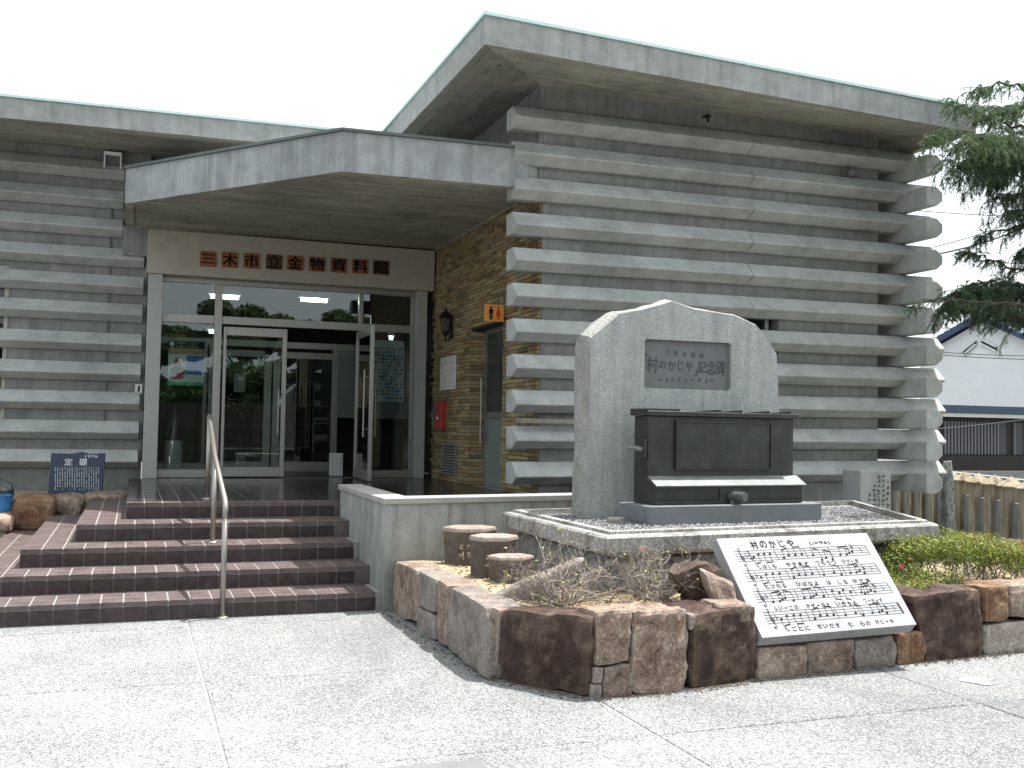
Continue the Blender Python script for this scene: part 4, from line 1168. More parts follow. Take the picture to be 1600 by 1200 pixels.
for x0 in (0.045, LB - 0.04):
    for q in range(9):
        b = MB(); c_ = P3(x0, 0.05, 1.20 + q * 0.043); b.tube([c_, c_ - Vector((uy.x, uy.y, 0)) * 0.006], [0.005, 0.003], 6); b.build('rivet', M['bronze_pale'], bx)
# handle end on the left
b = MB(); b.obox(O, ux, uy, -0.03, -0.001, 0.06, 0.18, 1.28, 1.435); b.build('handle_plate', M['bronze'], bx, bevel=0.004)
b = MB(); b.tube([P3(-0.10, 0.10, 1.36), P3(0.0, 0.10, 1.345)], [0.020, 0.022], 10); b.tube([P3(-0.115, 0.155, 1.365), P3(-0.10, 0.04, 1.36)], 0.016, 10); b.build('handle', plain('worn bronze handle', (0.19, 0.19, 0.18), 0.4, 0.4), bx)

# ================================================================== MUSIC SLAB
TL, TR, BL_ = Vector((3.623, 5.90, 0.797)), Vector((4.83, 5.90, 0.812)), Vector((3.607, 5.35, 0.262))
U = (TR - TL).normalized(); Vd = (BL_ - TL); Vd = (Vd - U * Vd.dot(U)).normalized(); Nn = U.cross(Vd).normalized()
if Nn.y > 0: Nn = -Nn
SU = lambda u, v, h=0.0: TL + U * u + Vd * v + Nn * h
msl = thing('music_slab', (4.2, 5.6, 0.2), 'pale granite slab tilted back, engraved with a song score in black', 'slab')
q4 = [(0.0, 0.0), (1.207, 0.0), (1.15, 0.76), (-0.02, 0.77)]
m = MB(); m.loft([[SU(u, v, 0) for u, v in q4], [SU(u, v, -0.085) for u, v in q4]], 1, caps=False); m.poly([SU(u, v, 0) for u, v in q4], 0); m.poly([SU(u, v, -0.085) for u, v in q4][::-1], 1)
m.build('stone_slab', [M['sheet'], M['sheet_side']], msl, bevel=0.004)
H1 = 0.0018
def to_uv(cx, cy):
    d = Vector(ray(1100 + cx / 4.4444, 820 + cy / 4.4444)); t = (TL - Vector((0, 0, CAM_H))).dot(Nn) / d.dot(Nn); p = Vector((0, 0, CAM_H)) + d * t - TL
    return p.dot(U), p.dot(Vd)
st = MB()
def sline(u0, v0, u1, v1, w): stroke(st, SU(u0, v0, H1), SU(u1, v1, H1), w, Nn)
def dot(u, v, r=0.0085):
    st.poly([SU(u + r * 1.15 * math.cos(a), v + r * math.sin(a), H1 + 0.0003) for a in [k * math.pi / 5 for k in range(10)]])
rows4 = [(0.078, 1.125, 0.113, 0.106, 0.0208), (0.075, 1.118, 0.271, 0.264, 0.0208), (0.072, 1.117, 0.434, 0.426, 0.0202), (0.067, 1.108, 0.594, 0.586, 0.0205)]
for (u0, u1, v0, v1, s_) in rows4:
    for k in range(5): sline(u0, v0 + k * s_, u1, v1 + k * s_, 0.0026)
    sline(u1, v1, u1, v1 + 4 * s_, 0.003)
sline(1.100, 0.586, 1.100, 0.586 + 0.082, 0.007)
heads = [[(345, 225), (378, 205), (417, 202), (457, 201), (555, 231), (588, 211), (634, 210), (678, 205), (757, 211), (820, 243), (847, 231), (893, 238), (947, 208), (990, 206), (1008, 196), (1028, 187)],
         [(397, 364), (432, 345), (478, 340), (525, 338), (625, 367), (660, 348), (705, 347), (752, 342), (832, 347), (903, 333), (955, 346), (1017, 335), (1060, 331), (1080, 320), (1115, 335)],
         [(480, 537), (527, 531), (545, 520), (563, 510), (622, 526), (697, 510), (742, 507), (760, 497), (780, 485), (832, 498), (890, 458), (940, 470), (966, 453), (1018, 465), (1093, 470), (1118, 478), (1137, 468), (1157, 457), (1186, 464)],
         [(538, 655), (575, 633), (623, 628), (670, 625), (771, 655), (808, 632), (855, 630), (900, 626), (983, 627), (1053, 614), (1107, 626), (1170, 611), (1217, 607), (1237, 597), (1270, 613)]]
down = [{0, 1, 2, 3}, {0, 1, 2, 3}, {10, 11, 12, 13}, {0, 1, 2, 3}]
for r_i, hs in enumerate(heads):
    for i, (cx, cy) in enumerate(hs):
        u, v = to_uv(cx, cy); dot(u, v)
        if i in down[r_i]: sline(u - 0.008, v, u - 0.008, v + 0.078, 0.0024)
        else: sline(u + 0.009, v, u + 0.009, v - 0.072, 0.0024)
beams = [[((365, 270), (393, 262)), ((435, 262), (475, 258)), ((540, 178), (568, 160)), ((617, 155), (655, 153)), ((750, 163), (790, 175)), ((828, 178), (875, 188)), ((930, 157), (988, 150)), ((975, 168), (1000, 166)), ((1015, 143), (1035, 165))],
         [((412, 410), (448, 400)), ((500, 399), (545, 397)), ((605, 310), (637, 292)), ((690, 288), (727, 287)), ((890, 280), (935, 290)), ((1000, 280), (1052, 268)), ((1040, 290), (1065, 284)), ((1095, 290), (1120, 308))],
         [((465, 473), (520, 460)), ((515, 483), (535, 479)), ((548, 456), (598, 468)), ((680, 450), (740, 443)), ((765, 430), (810, 441)), ((912, 513), (955, 520)), ((985, 512), (1022, 518)), ((1080, 415), (1133, 402)), ((1085, 433), (1138, 420)), ((1165, 408), (1195, 437))],
         [((560, 702), (597, 690)), ((650, 688), (690, 685)), ((752, 592), (788, 573)), ((835, 568), (873, 566)), ((1040, 556), (1083, 566)), ((1150, 556), (1208, 538)), ((1195, 555), (1220, 549)), ((1250, 560), (1280, 588))]]
for bs in beams:
    for (a, b2) in bs: sline(*to_uv(*a), *to_uv(*b2), 0.0085)
bars = [[505, 715, 890], [580, 800, 985], [640, 855, 1055], [715, 925, 1090]]
for r_i, bs in enumerate(bars):
    u0, u1, v0, v1, s_ = rows4[r_i]
    for cx in bs:
        u, _ = to_uv(cx, [215, 340, 480, 620][r_i]); t = (u - u0) / (u1 - u0); vv_ = v0 + (v1 - v0) * t; sline(u, vv_, u, vv_ + 4 * s_, 0.0026)
# clefs: a looped spiral
for (u0, u1, v0, v1, s_) in rows4:
    pts = []
    for k in range(26):
        t = k / 25; ang = -math.pi / 2 + t * 3.1 * math.pi; rad = 0.004 + 0.013 * t
        pts.append((u0 + 0.045 + rad * math.cos(ang), v0 + 2.7 * s_ + rad * 1.15 * math.sin(ang)))
    pts += [(u0 + 0.040, v0 + 0.6 * s_), (u0 + 0.052, v0 - 0.7 * s_), (u0 + 0.045, v0 - 1.3 * s_), (u0 + 0.037, v0 - 0.5 * s_), (u0 + 0.047, v0 + 2.5 * s_), (u0 + 0.053, v0 + 5.3 * s_), (u0 + 0.044, v0 + 6.0 * s_), (u0 + 0.034, v0 + 5.5 * s_)]
    for a, b2 in zip(pts[:-1], pts[1:]): sline(*a, *b2, 0.0034)
    dot(u0 + 0.037, v0 + 5.4 * s_, 0.006)
    # flat sign and rest
    put_text(st, '♭', SU(u0 + 0.085, v0 + 1.7 * s_, H1), U, -Vd, 0.016, 0.042)
    uu = u1 - 0.055; sline(uu - .012, v1 + 1.0 * s_, uu + .010, v1 + 2.0 * s_, 0.003); sline(uu + .010, v1 + 2.0 * s_, uu - 0.012, v1 + 3.0 * s_, 0.003)
for i, t in enumerate('24'): put_text(st, t, SU(0.185, 0.133 + i * 0.042, H1), U, -Vd, 0.022, 0.038)
st.build('score', M['ink'], msl, recalc=False)
tx = MB()
def word(s, cx0, cx1, cy, hh, thick=0.006):
    u0, v0 = to_uv(cx0, cy); u1, v1 = to_uv(cx1, cy - (cx1 - cx0) * 0.045)
    nch = len(s); step = (u1 - u0) / nch
    for i, ch in enumerate(s):
        t = (i + 0.5) / nch; w = min(step * 0.72, hh) * (0.7 if ch in 'しじーりく' else 1.0)
        put_text(tx, ch, SU(u0 + (u1 - u0) * t, v0 + (v1 - v0) * t, H1), U, -Vd, w, 0.006 if ch == 'ー' else hh, thick)
word('村のかじや', 315, 630, 142, 0.062, 0.02)
for s_, a, b2, c_ in (('しばしも', 370, 505, 293), ('やすまず', 565, 730, 278), ('つちうつ', 770, 920, 268), ('ひびーき', 955, 1075, 256),
                      ('とびちる', 420, 575, 430), ('ひばなよ', 635, 800, 414), ('は', 848, 884, 402), ('しる', 920, 1000, 400), ('ゆだま', 1025, 1160, 392),
                      ('ふいーごの', 478, 660, 582), ('かぜーさえ', 705, 880, 564), ('いきをも', 910, 1070, 552), ('つーがーず', 1105, 1240, 530),
                      ('しごとに', 560, 740, 724), ('せいだす', 780, 950, 706), ('む', 1000, 1035, 692), ('らの', 1080, 1160, 688), ('かじーや', 1185, 1320, 676)):
    word(s_, a, b2, c_, 0.033)
u, v = to_uv(802, 128); put_text(tx, '(♩=96)', SU(u, v, H1), U, -Vd, 0.165, 0.036)
tx.build('lyrics', M['ink'], msl, recalc=False)

# ================================================================== STOOLS, ROCKS IN THE BED
def stool(c, w, d, h, seed, label, waist=0.85):
    t = thing('stone_stool', (c[0], c[1], 0.38), label, 'stool', 'little stone stools in the planter')
    n = 6
    ang = [k * math.pi / 3 - 0.22 for k in range(n)]
    m = MB(); z0 = 0.37
    rings = []
    for (s_, z_) in ((waist * 1.02, z0), (waist, z0 + 0.05), (waist * 1.02, z0 + h * 0.5), (0.98, z0 + h * 0.78), (1.0, z0 + h * 0.88)):
        rings.append([(c[0] + w / 2 * s_ * math.cos(a) * 1.0, c[1] + d / 2 * s_ * math.sin(a), z_) for a in ang])
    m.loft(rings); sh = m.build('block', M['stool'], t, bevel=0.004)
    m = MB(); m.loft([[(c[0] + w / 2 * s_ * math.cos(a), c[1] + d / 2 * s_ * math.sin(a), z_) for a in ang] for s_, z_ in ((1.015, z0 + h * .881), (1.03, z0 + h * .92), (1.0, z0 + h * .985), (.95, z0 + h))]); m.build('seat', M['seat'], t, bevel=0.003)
    rr = random.Random(seed)
    zf = c[1] - d / 2 * 1.0
    for r_i in range(2):
        b = MB()
        for q in range(5): scribble(b, (c[0] - w * 0.26 + q * w * 0.13, c[1] - d / 2 * 0.93, z0 + h * (0.56 - 0.2 * r_i)), (1, 0, 0), (0, 0, 1), w * 0.115, rr, 6)
        b.build('inscription_line', M['grey_mark'], t, recalc=False)
    return t
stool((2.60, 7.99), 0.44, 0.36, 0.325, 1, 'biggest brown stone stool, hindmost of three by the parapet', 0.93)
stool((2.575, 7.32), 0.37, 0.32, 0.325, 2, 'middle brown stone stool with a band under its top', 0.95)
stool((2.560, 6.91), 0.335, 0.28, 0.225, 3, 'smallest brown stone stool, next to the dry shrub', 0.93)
def bed_rock(corners, mat, seed, label, n=7, amp=0.03, name='rock', bulge=0.35, fr=6):
    v, fc = rock_mesh(corners, n, 0.06, amp, fr, seed, power=9); m = MB(); m.mesh(v, fc); o = m.build(name, mat)
    ctr_ = sum((Vector(q) for q in v), Vector()) / len(v); me = o.data
    for vv_ in me.vertices: vv_.co -= Vector((ctr_.x, ctr_.y, 0.38))
    o.location = (ctr_.x, ctr_.y, 0.38); return tag(o, label, 'rock')
bed_rock([(2.20, 6.25, 0.36), (2.50, 6.15, 0.36), (2.55, 6.25, 0.36), (2.25, 6.35, 0.36), (2.21, 6.26, 0.42), (2.82, 6.08, 0.68), (2.80, 6.14, 0.71), (2.24, 6.33, 0.44)], M['rock_grey'], 41, 'flat pointed grey rock leaning up behind the bigger dry shrub', amp=0.010, bulge=0.1)
bed_rock([(3.36, 5.70, 0.36), (3.62, 5.72, 0.36), (3.62, 5.95, 0.36), (3.36, 5.95, 0.36), (3.20, 5.74, 0.60), (3.50, 5.70, 0.68), (3.52, 5.92, 0.70), (3.26, 5.95, 0.64)], M['rock_dark'], 44, 'dark upright rock behind the pale one, beside the music slab', n=5, amp=0.04)
bed_rock([(3.44, 5.52, 0.36), (3.60, 5.48, 0.36), (3.60, 5.66, 0.36), (3.46, 5.70, 0.36), (3.36, 5.60, 0.62), (3.54, 5.55, 0.54), (3.54, 5.68, 0.56), (3.38, 5.74, 0.65)], M['rock_tan'], 47, 'pale angular rock slumped against the side of the music slab', n=5, amp=0.035)
bed_rock(box8(3.32, 3.57, 5.36, 5.62, 0.34, 0.47), M['rock_tan'], 48, 'low flat tan rock on the planter edge below the music slab', amp=0.02)
bed_rock(box8(3.48, 3.58, 7.18, 7.26, 0.775, 0.82), M['rock_grey'], 49, 'small pale stone lying on the pebbles before the memorial stone', n=5, amp=0.012)

# inscribed pillar behind the pedestal
pil = thing('inscribed_pillar', (7.5, 9.1, 0), 'short grey stone pillar with columns of black writing behind the pedestal', 'pillar')
b = MB(); b.box(7.29, 7.69, 9.0, 9.30, 0, 1.113); b.build('shaft', M['mono'], pil, bevel=0.008)
b = MB(); rr = random.Random(12)
for ci, (x, z0, nn) in enumerate(((7.645, 0.99, 7), (7.585, 1.05, 10), (7.525, 1.05, 10), (7.465, 0.95, 8), (7.40, 0.86, 6))):
    b = MB()
    for q in range(nn):
        zz = z0 - q * (0.062 if ci in (0, 4) else 0.05)
        if ci == 0 and q < 3: put_text(b, '三木市'[q], (x, 8.996, zz), (1, 0, 0), (0, 0, 1), 0.04, 0.024 if q == 0 else 0.042, 0.02)
        else: scribble(b, (x, 8.996, zz), (1, 0, 0), (0, 0, 1), 0.046, rr, 6)
    b.build('inscription_column', M['ink'], pil, recalc=False)

# ================================================================== WEST BED: stele, rocks, bucket
bed = tag(boxpart('rock_bed_soil', M['soil'], None, -4.5, -0.06, 12.9, 14.4, 0.0, 0.60), kind='structure')
def wrock(x0, x1, y0, y1, Y, mat, seed, label, amp=0.02):
    A = onY(x0, y0, Y); B2 = onY(x1, y1, Y)
    v, fc = rock_mesh(box8(A.x, B2.x, Y, Y + 0.5, B2.z - 0.04, A.z), 8, 0.2, amp, 6, seed, power=7); m = MB(); m.mesh(v, fc); o = m.build('rock', mat)
    return tag(o, label, 'rock')
wrock(16, 85, 776, 826, 12.3, M['rock_rust'], 61, 'big rusty brown boulder on the steps below the blue slate')
wrock(86, 130, 774, 805, 12.5, M['rock_tan'], 62, 'tan boulder between the rusty one and the landing', 0.03)
wrock(131, 196, 771, 790, 12.9, M['rock_tan'], 63, 'long low stone edging the bed next to the landing')
wrock(-40, 15, 808, 828, 11.9, M['rock_tan'], 64, 'low tan stone under the blue bucket')
wrock(160, 188, 692, 708, 14.0, M['lichen'], 65, 'dark rounded stone on the log behind the blue slate', 0.015) if False else None
ste = thing('slate_stele', (-0.6, 13.3, 0.6), 'dark blue slate stele with white writing leaning by the logs', 'stele')
A = [onY(x, y, 13.3) for x, y in ((75, 772), (160, 772), (165, 708), (140, 709), (128, 706), (112, 709), (80, 708))]
m = MB(); m.loft([[(p.x, p.y, p.z) for p in A], [(p.x, p.y + 0.07, p.z) for p in A]]); m.build('slab', M['stele'], ste, bevel=0.006)
b = MB()
p = onY(143, 713, 13.296); put_text(b, '1976', p, (1, 0, 0.0), (0, 0, 1), 0.14, 0.033, 0.01); b.build('date', M['white_paint'], ste, recalc=False)
for ch, px in (('定', 107), ('礎', 130)): b = MB(); put_text(b, ch, onY(px, 722, 13.296), (1, 0, 0), (0, 0, 1), 0.085, 0.085, 0.02); b.build('character', M['white_paint'], ste, recalc=False)
rr = random.Random(3); b = MB()
for i in range(19):
    for j in range(16):
        if rr.random() < 0.12 or (j > 13 and rr.random() < 0.4): continue
        q = onY(86.5 + i * 3.75, 731 + j * 2.25, 13.296); w = 0.0042; hh = rr.uniform(0.004, 0.006)
        b.poly([q + Vector((-w, 0, -hh)), q + Vector((w, 0, -hh)), q + Vector((w, 0, hh)), q + Vector((-w, 0, hh))])
tag(b.build('inscription', M['white_paint'], ste, recalc=False), kind='stuff')
bk = thing('bucket', (-1.42, 12.4, 0.45), 'blue plastic bucket with a dark rim at the end of the rock bed', 'bucket')
c_ = onY(2, 800, 12.3)
b = MB(); b.lathe((c_.x - 0.02, 12.4, c_.z), [(0.10, 0), (0.125, 0.16), (0.135, 0.17), (0.135, 0.19), (0.12, 0.19), (0.115, 0.02)], 18); b.build('pail', M['blue'], bk, smooth=False)
b = MB(); b.tube([(c_.x - 0.15, 12.4, c_.z + 0.18), (c_.x - 0.12, 12.39, c_.z + .3), (c_.x - 0.02, 12.38, c_.z + .35), (c_.x + 0.08, 12.39, c_.z + .3), (c_.x + 0.11, 12.4, c_.z + .18)], 0.006, 6); b.build('handle', M['iron'], bk)
b = MB(); b.lathe((c_.x - .02, 12.4, c_.z + 0.19), [(0.12, 0), (0.11, 0.04), (0.05, 0.07)], 14); b.build('cloth', M['iron'], bk)

# ================================================================== FIXTURES ON THE BRICK WALL
lan = thing('wall_lantern', (4.0, 13.8, 2.9), 'black iron carriage lantern on the brick wall', 'lantern')
b = MB(); b.box(4.06, 4.09, 13.50, 13.58, 2.72, 2.94); b.tube([(4.08, 13.54, 2.80), (4.05, 13.53, 2.70), (4.0, 13.52, 2.68), (3.99, 13.5, 2.76)], 0.012, 8); b.build('bracket', M['iron'], lan)
b = MB(); b.lathe((3.99, 13.5, 2.80), [(0.015, -0.06), (0.03, -0.04), (0.05, 0.0), (0.085, 0.18), (0.09, 0.19), (0.10, 0.2), (0.05, 0.27), (0.02, 0.29), (0.012, 0.33)], 6); b.build('lantern_body', M['iron'], lan)
b = MB(); b.lathe((3.99, 13.5, 2.81), [(0.054, 0.0), (0.087, 0.168)], 6); b.build('glass', plain('smoked lantern glass', (0.07, 0.065, 0.05), 0.2), lan)
no = thing('notice_board', (4.09, 13.65, 2.25), 'white notice sheet with red and black lines on the brick wall', 'notice')
b = MB(); b.box(4.078, 4.09, 13.29, 14.02, 2.014, 2.475); b.build('board', M['paper'], no)
bk1, bk2 = MB(), MB(); rr = random.Random(8)
for r_i in range(8):
    mb_ = bk1 if r_i in (0, 1, 7) else bk2
    for q in range(9):
        if rr.random() < 0.2: continue
        scribble(mb_, (4.0765, 13.95 - q * 0.072, 2.43 - r_i * 0.053), (0, -1, 0), (0, 0, 1), 0.045, rr, 4)
bk1.build('black_print', M['ink'], no, recalc=False); bk2.build('red_print', M['sign_red'], no, recalc=False)
fb = thing('fire_hose_box', (4.0, 13.95, 1.65), 'red enamelled fire alarm box on the brick wall', 'alarm box')
b = MB(); b.box(4.02, 4.10, 13.74, 14.06, 1.46, 1.86); b.build('case', M['red'], fb, bevel=0.006)
b = MB(); b.lathe((0, 0, 0), [(0.03, 0), (0.03, 0.01)], 12); 
bb = MB(); bb.tube([(4.02, 13.9, 1.62), (4.005, 13.9, 1.62)], 0.02, 10); bb.build('button', M['white'], fb)
bb = MB(); bb.box(4.03, 4.10, 14.07, 14.2, 1.58, 1.78); bb.build('side_panel', M['slat_grey'], fb)
lv = thing('louvre_vent', (4.09, 13.5, 1.05), 'grey louvred vent low in the brick wall', 'vent')
b = MB(); z0, z1, y0_, y1_ = 0.85, 1.27, 13.2, 13.85
b.box(4.07, 4.09, y0_, y0_ + .03, z0, z1); b.box(4.07, 4.09, y1_ - .03, y1_, z0, z1); b.box(4.07, 4.09, y0_ + .03, y1_ - .03, z1 - .03, z1); b.box(4.07, 4.09, y0_ + .03, y1_ - .03, z0, z0 + .03); b.build('vent_frame', M['alu'], lv)
boxpart('backing', M['void'], lv, 4.086, 4.09, y0_ + .03, y1_ - .03, z0 + .03, z1 - .03)
for q in range(9):
    m = MB(); zz = z0 + 0.045 + q * 0.038; m.loft([[(4.068, y, zz), (4.084, y, zz + .022), (4.084, y, zz + .026), (4.068, y, zz + .004)] for y in (y0_ + .031, y1_ - .031)]); m.build('slat', M['alu'], lv)
rs = thing('restroom_sign', (4.0, 11.35, 2.8), 'orange restroom sign with black and red figures over the toilet door', 'sign')
A = onY(758, 475, 11.3); B2 = onY(787, 503, 11.3); sx0, sx1, sz0, sz1 = A.x, B2.x, B2.z, A.z
b = MB(); b.box(sx0, sx1, 11.3, 11.32, sz0, sz1); b.build('plate', M['orange'], rs, bevel=0.002)
b = MB(); b.tube([(sx1 - .02, 11.33, sz0 + .05), (4.12, 11.40, sz0 + .05)], 0.012, 6); b.build('bracket', M['iron'], rs)
def figure(mb, cx, skirt):
    zc = (sz0 + sz1) / 2; s_ = (sz1 - sz0); y = 11.297
    hr_ = s_ * 0.075
    mb.poly([(cx + hr_ * math.cos(a), y, zc + s_ * 0.32 + hr_ * math.sin(a)) for a in [k * math.pi / 5 for k in range(10)]])
    if skirt:
        mb.poly([(cx - s_ * .06, y, zc + s_ * .23), (cx - s_ * .15, y, zc - s_ * .16), (cx + s_ * .15, y, zc - s_ * .16), (cx + s_ * .06, y, zc + s_ * .23)])
        for q in (-1, 1): mb.box(cx + q * s_ * .045 - s_ * .03, cx + q * s_ * .045 + s_ * .03, y - .0005, y, zc - s_ * .40, zc - s_ * .161)
    else:
        mb.poly([(cx - s_ * .13, y, zc + s_ * .23), (cx - s_ * .13, y, zc - s_ * .02), (cx + s_ * .13, y, zc - s_ * .02), (cx + s_ * .13, y, zc + s_ * .23)])
        for q in (-1, 1): mb.box(cx + q * s_ * .055 - s_ * .042, cx + q * s_ * .055 + s_ * .042, y - .0005, y, zc - s_ * .40, zc - s_ * .021)
w_ = sx1 - sx0
b = MB(); figure(b, sx0 + w_ * 0.32, False); b.build('figure', M['ink'], rs, recalc=False)
b = MB(); figure(b, sx0 + w_ * 0.70, True); b.build('figure', M['sign_red'], rs, recalc=False)

fl = thing('wall_floodlight', (8.3, 10.25, 4.4), 'small grey floodlight on a bracket between the upper logs near the corner', 'lamp')
pf_ = onY(1330, 270, 10.22)
b = MB(); b.lathe((pf_.x, 10.22, pf_.z - .05), [(.02, 0), (.05, .03), (.055, .07), (.03, .10), (.01, .12)], 12); b.build('lamp_head', M['slat_grey'], fl)
b = MB(); b.tube([(pf_.x - .13, 10.24, pf_.z - .03), (pf_.x - .05, 10.24, pf_.z - .01), (pf_.x + .05, 10.24, pf_.z - .01), (pf_.x + .13, 10.24, pf_.z - .05)], .014, 6); b.build('bracket', M['slat_grey'], fl)
pf_ = onY(1105, 184, 10.25)
b = MB(); b.tube([(pf_.x, 10.33, pf_.z + .03), (pf_.x, 10.24, pf_.z + .02), (pf_.x, 10.23, pf_.z - .05)], .015, 6); b.lathe((pf_.x, 10.23, pf_.z), [(.03, 0), (.035, .02), (.01, .04)], 8); tag(b.build('wall_hook', M['iron']), 'small dark hook above the topmost log under the eave', 'hook')

# ladder lying on the lower logs
ld = thing('ladder', (4.2, 10.1, 1.55), 'aluminium ladder lying on a log behind the memorial stone', 'ladder')
for zz, yy in ((1.578, 10.16), (1.578, 10.02)):
    b = MB(); b.box(3.80, 5.6, yy - 0.012, yy + 0.012, zz - 0.025, zz + 0.025); b.build('rail', M['steel'], ld, bevel=0.003)
for q in range(6):
    b = MB(); x = 4.0 + q * 0.28; b.tube([(x, 10.033, 1.578), (x, 10.147, 1.578)], 0.012, 6); b.build('rung', M['alu'], ld)

# ================================================================== THINGS AT THE DOORS
po = thing('portrait_poster', (0.7, 14.66, 2.3), 'poster with a bearded bust and blue panel inside the fixed pane', 'poster')
A = onY(264, 532, 14.64); B2 = onY(318, 603, 14.64); x0, x1, z0, z1 = A.x, B2.x, B2.z, A.z; w, h = x1 - x0, z1 - z0
def prect(mb, u0, u1, v0, v1, y=14.638): mb.poly([(x0 + u0 * w, y, z0 + v0 * h), (x0 + u1 * w, y, z0 + v0 * h), (x0 + u1 * w, y, z0 + v1 * h), (x0 + u0 * w, y, z0 + v1 * h)])
def pell(mb, cu, cv, ru, rv, y=14.635): mb.poly([(x0 + (cu + ru * math.cos(a)) * w, y, z0 + (cv + rv * math.sin(a)) * h) for a in [k * math.pi / 8 for k in range(16)]])
b = MB(); b.box(x0, x1, 14.64, 14.643, z0, z1); b.build('sheet', M['paper'], po)
for nm, mat, rc in (('headline', M['ink'], (0, 1, .84, 1)), ('crowd_band', M['tan_poster'], (0, 1, .70, .84)), ('text_block', M['blue_poster'], (.5, 1, .25, .68)), ('footer', M['green_poster'], (0, 1, 0, .075))):
    b = MB(); prect(b, *rc); b.build(nm, mat, po, recalc=False)
b = MB(); pell(b, .25, .52, .10, .10); b.build('portrait_head', M['skin_poster'], po, recalc=False)
b = MB(); b.poly([(x0 + u * w, 14.636, z0 + v * h) for u, v in ((.03, .24), (.48, .24), (.46, .36), (.33, .44), (.17, .44), (.06, .36))]); b.build('portrait_coat', M['coat_poster'], po, recalc=False)
b = MB(); pell(b, .26, .19, .19, .055, 14.634); b.build('badge', M['magenta'], po, recalc=False)
b = MB(); pell(b, .09, .93, .07, .05, 14.634); rr = random.Random(2)
for r_i in range(2):
    for q in range(9): scribble(b, (x0 + (.24 + q * .07) * w, 14.635, z0 + (.945 - r_i * .065) * h), (1, 0, 0), (0, 0, 1), .03, rr, 4)
for r_i in range(5):
    for q in range(6): scribble(b, (x0 + (.56 + q * .075) * w, 14.635, z0 + (.6 - r_i * .075) * h), (1, 0, 0), (0, 0, 1), .022, rr, 3)
b.build('print', M['white_paint'], po, recalc=False)
ph = thing('photo_poster', (3.5, 14.66, 2.3), 'poster of many small pictures inside the pane by the brick wall', 'poster')
A = onY(580, 531, 14.64); B2 = onY(630, 628, 14.64); x0, x1, z0, z1 = A.x, B2.x, B2.z, A.z; w, h = x1 - x0, z1 - z0
b = MB(); b.box(x0, x1, 14.64, 14.643, z0, z1); b.build('sheet', plain('pale blue poster', (0.62, 0.70, 0.76), 0.6), ph)
cols = [plain('poster dot %s' % n_, c_, 0.6) for n_, c_ in (('dark', (0.03, 0.03, 0.05)), ('red', (0.35, 0.12, 0.12)), ('navy', (0.07, 0.1, 0.3)), ('cream', (0.6, 0.55, 0.5)))]
mm = [MB() for _ in cols]; rr = random.Random(6)
for r_i in range(15):
    for q in range(12):
        mb_ = rr.choice(mm); u0 = .04 + q * .078; v0 = .04 + r_i * .058; prect(mb_, u0, u0 + rr.uniform(.03, .06), v0, v0 + rr.uniform(.025, .045))
for mb_, c_ in zip(mm, cols): mb_.build('picture', c_, ph, recalc=False)
tt = MB(); 
for q in range(10): scribble(tt, (x0 + (.15 + q * .08) * w, 14.637, z0 + .955 * h), (1, 0, 0), (0, 0, 1), .035, rr, 4)
tt.build('headline', M['paper'], ph, recalc=False)
nt = thing('door_notice', (1.45, 14.66, 2.1), 'small grey notice stuck to the closed door glass', 'notice')
A = onY(366, 583, 14.64); B2 = onY(383, 613, 14.64)
b = MB(); b.box(A.x, B2.x, 14.64, 14.642, B2.z, A.z); b.build('sheet', plain('grey notice', (0.22, 0.22, 0.19), 0.6), nt)
b = MB(); b.box(A.x + .05, B2.x - .03, 14.637, 14.6395, B2.z + .17, B2.z + .21); b.build('print', M['paper'], nt)
us = thing('umbrella_stand', (0.55, 15.1, ZL), 'white cylindrical umbrella stand with umbrellas behind the fixed pane', 'umbrella stand')
A = onY(256, 688, 15.1); B2 = onY(284, 735, 15.1); cx = (A.x + B2.x) / 2; rad = (B2.x - A.x) / 2
b = MB(); b.lathe((cx, 15.1, ZL), [(rad, 0), (rad, A.z - ZL), (rad * .92, A.z - ZL), (rad * .9, 0.04)], 20); b.build('drum', plain('pale enamel', (0.42, 0.44, 0.42), 0.4), us)
for k, (dx, dy) in enumerate(((-.09, 0), (0.0, .05), (.08, -.03))):
    b = MB(); b.tube([(cx + dx, 15.1 + dy, ZL + .1), (cx + dx * 1.2, 15.1 + dy, ZL + .75), (cx + dx * 1.2 + .02, 15.1 + dy, ZL + .95), (cx + dx * 1.2 + .06, 15.1 + dy, ZL + 1.0), (cx + dx * 1.2 + .1, 15.1 + dy, ZL + .95)], [.03, .03, .012, .01, .01], 8); b.build('umbrella', [M['iron'], M['slat_grey'], M['wood_dark']][k], us)
fs = thing('floor_sign', (2.75, 15.3, ZL), 'small white board of black writing standing inside the open doorway', 'sign')
A = onY(515, 708, 15.3); B2 = onY(535, 746, 15.3)
b = MB(); b.box(A.x, B2.x, 15.3, 15.33, ZL, A.z); b.build('board', M['paper'], fs)
b = MB(); rr = random.Random(5)
for c2 in range(3):
    for q in range(6): scribble(b, (A.x + .05 + c2 * .06, 15.297, A.z - .04 - q * .05), (1, 0, 0), (0, 0, 1), .045 if c2 == 2 else .028, rr, 4)
b.build('print', M['ink'], fs, recalc=False)
sm = thing('small_wall_sign', (0.03, 14.6, 2.1), 'small white sticker with a black mark on the wall by the jamb', 'sign')
A = onY(211, 600, 14.63); B2 = onY(222, 615, 14.63)
b = MB(); b.box(A.x, B2.x, 14.63, 14.648, B2.z, A.z); b.build('plate', M['paper'], sm)
b = MB(); xc = (A.x + B2.x) / 2; zc = (A.z + B2.z) / 2; b.poly([(xc - .012, 14.628, zc - .04), (xc + .012, 14.628, zc - .04), (xc + .02, 14.628, zc + .04), (xc - .004, 14.628, zc + .04)]); b.build('print', M['ink'], sm, recalc=False)
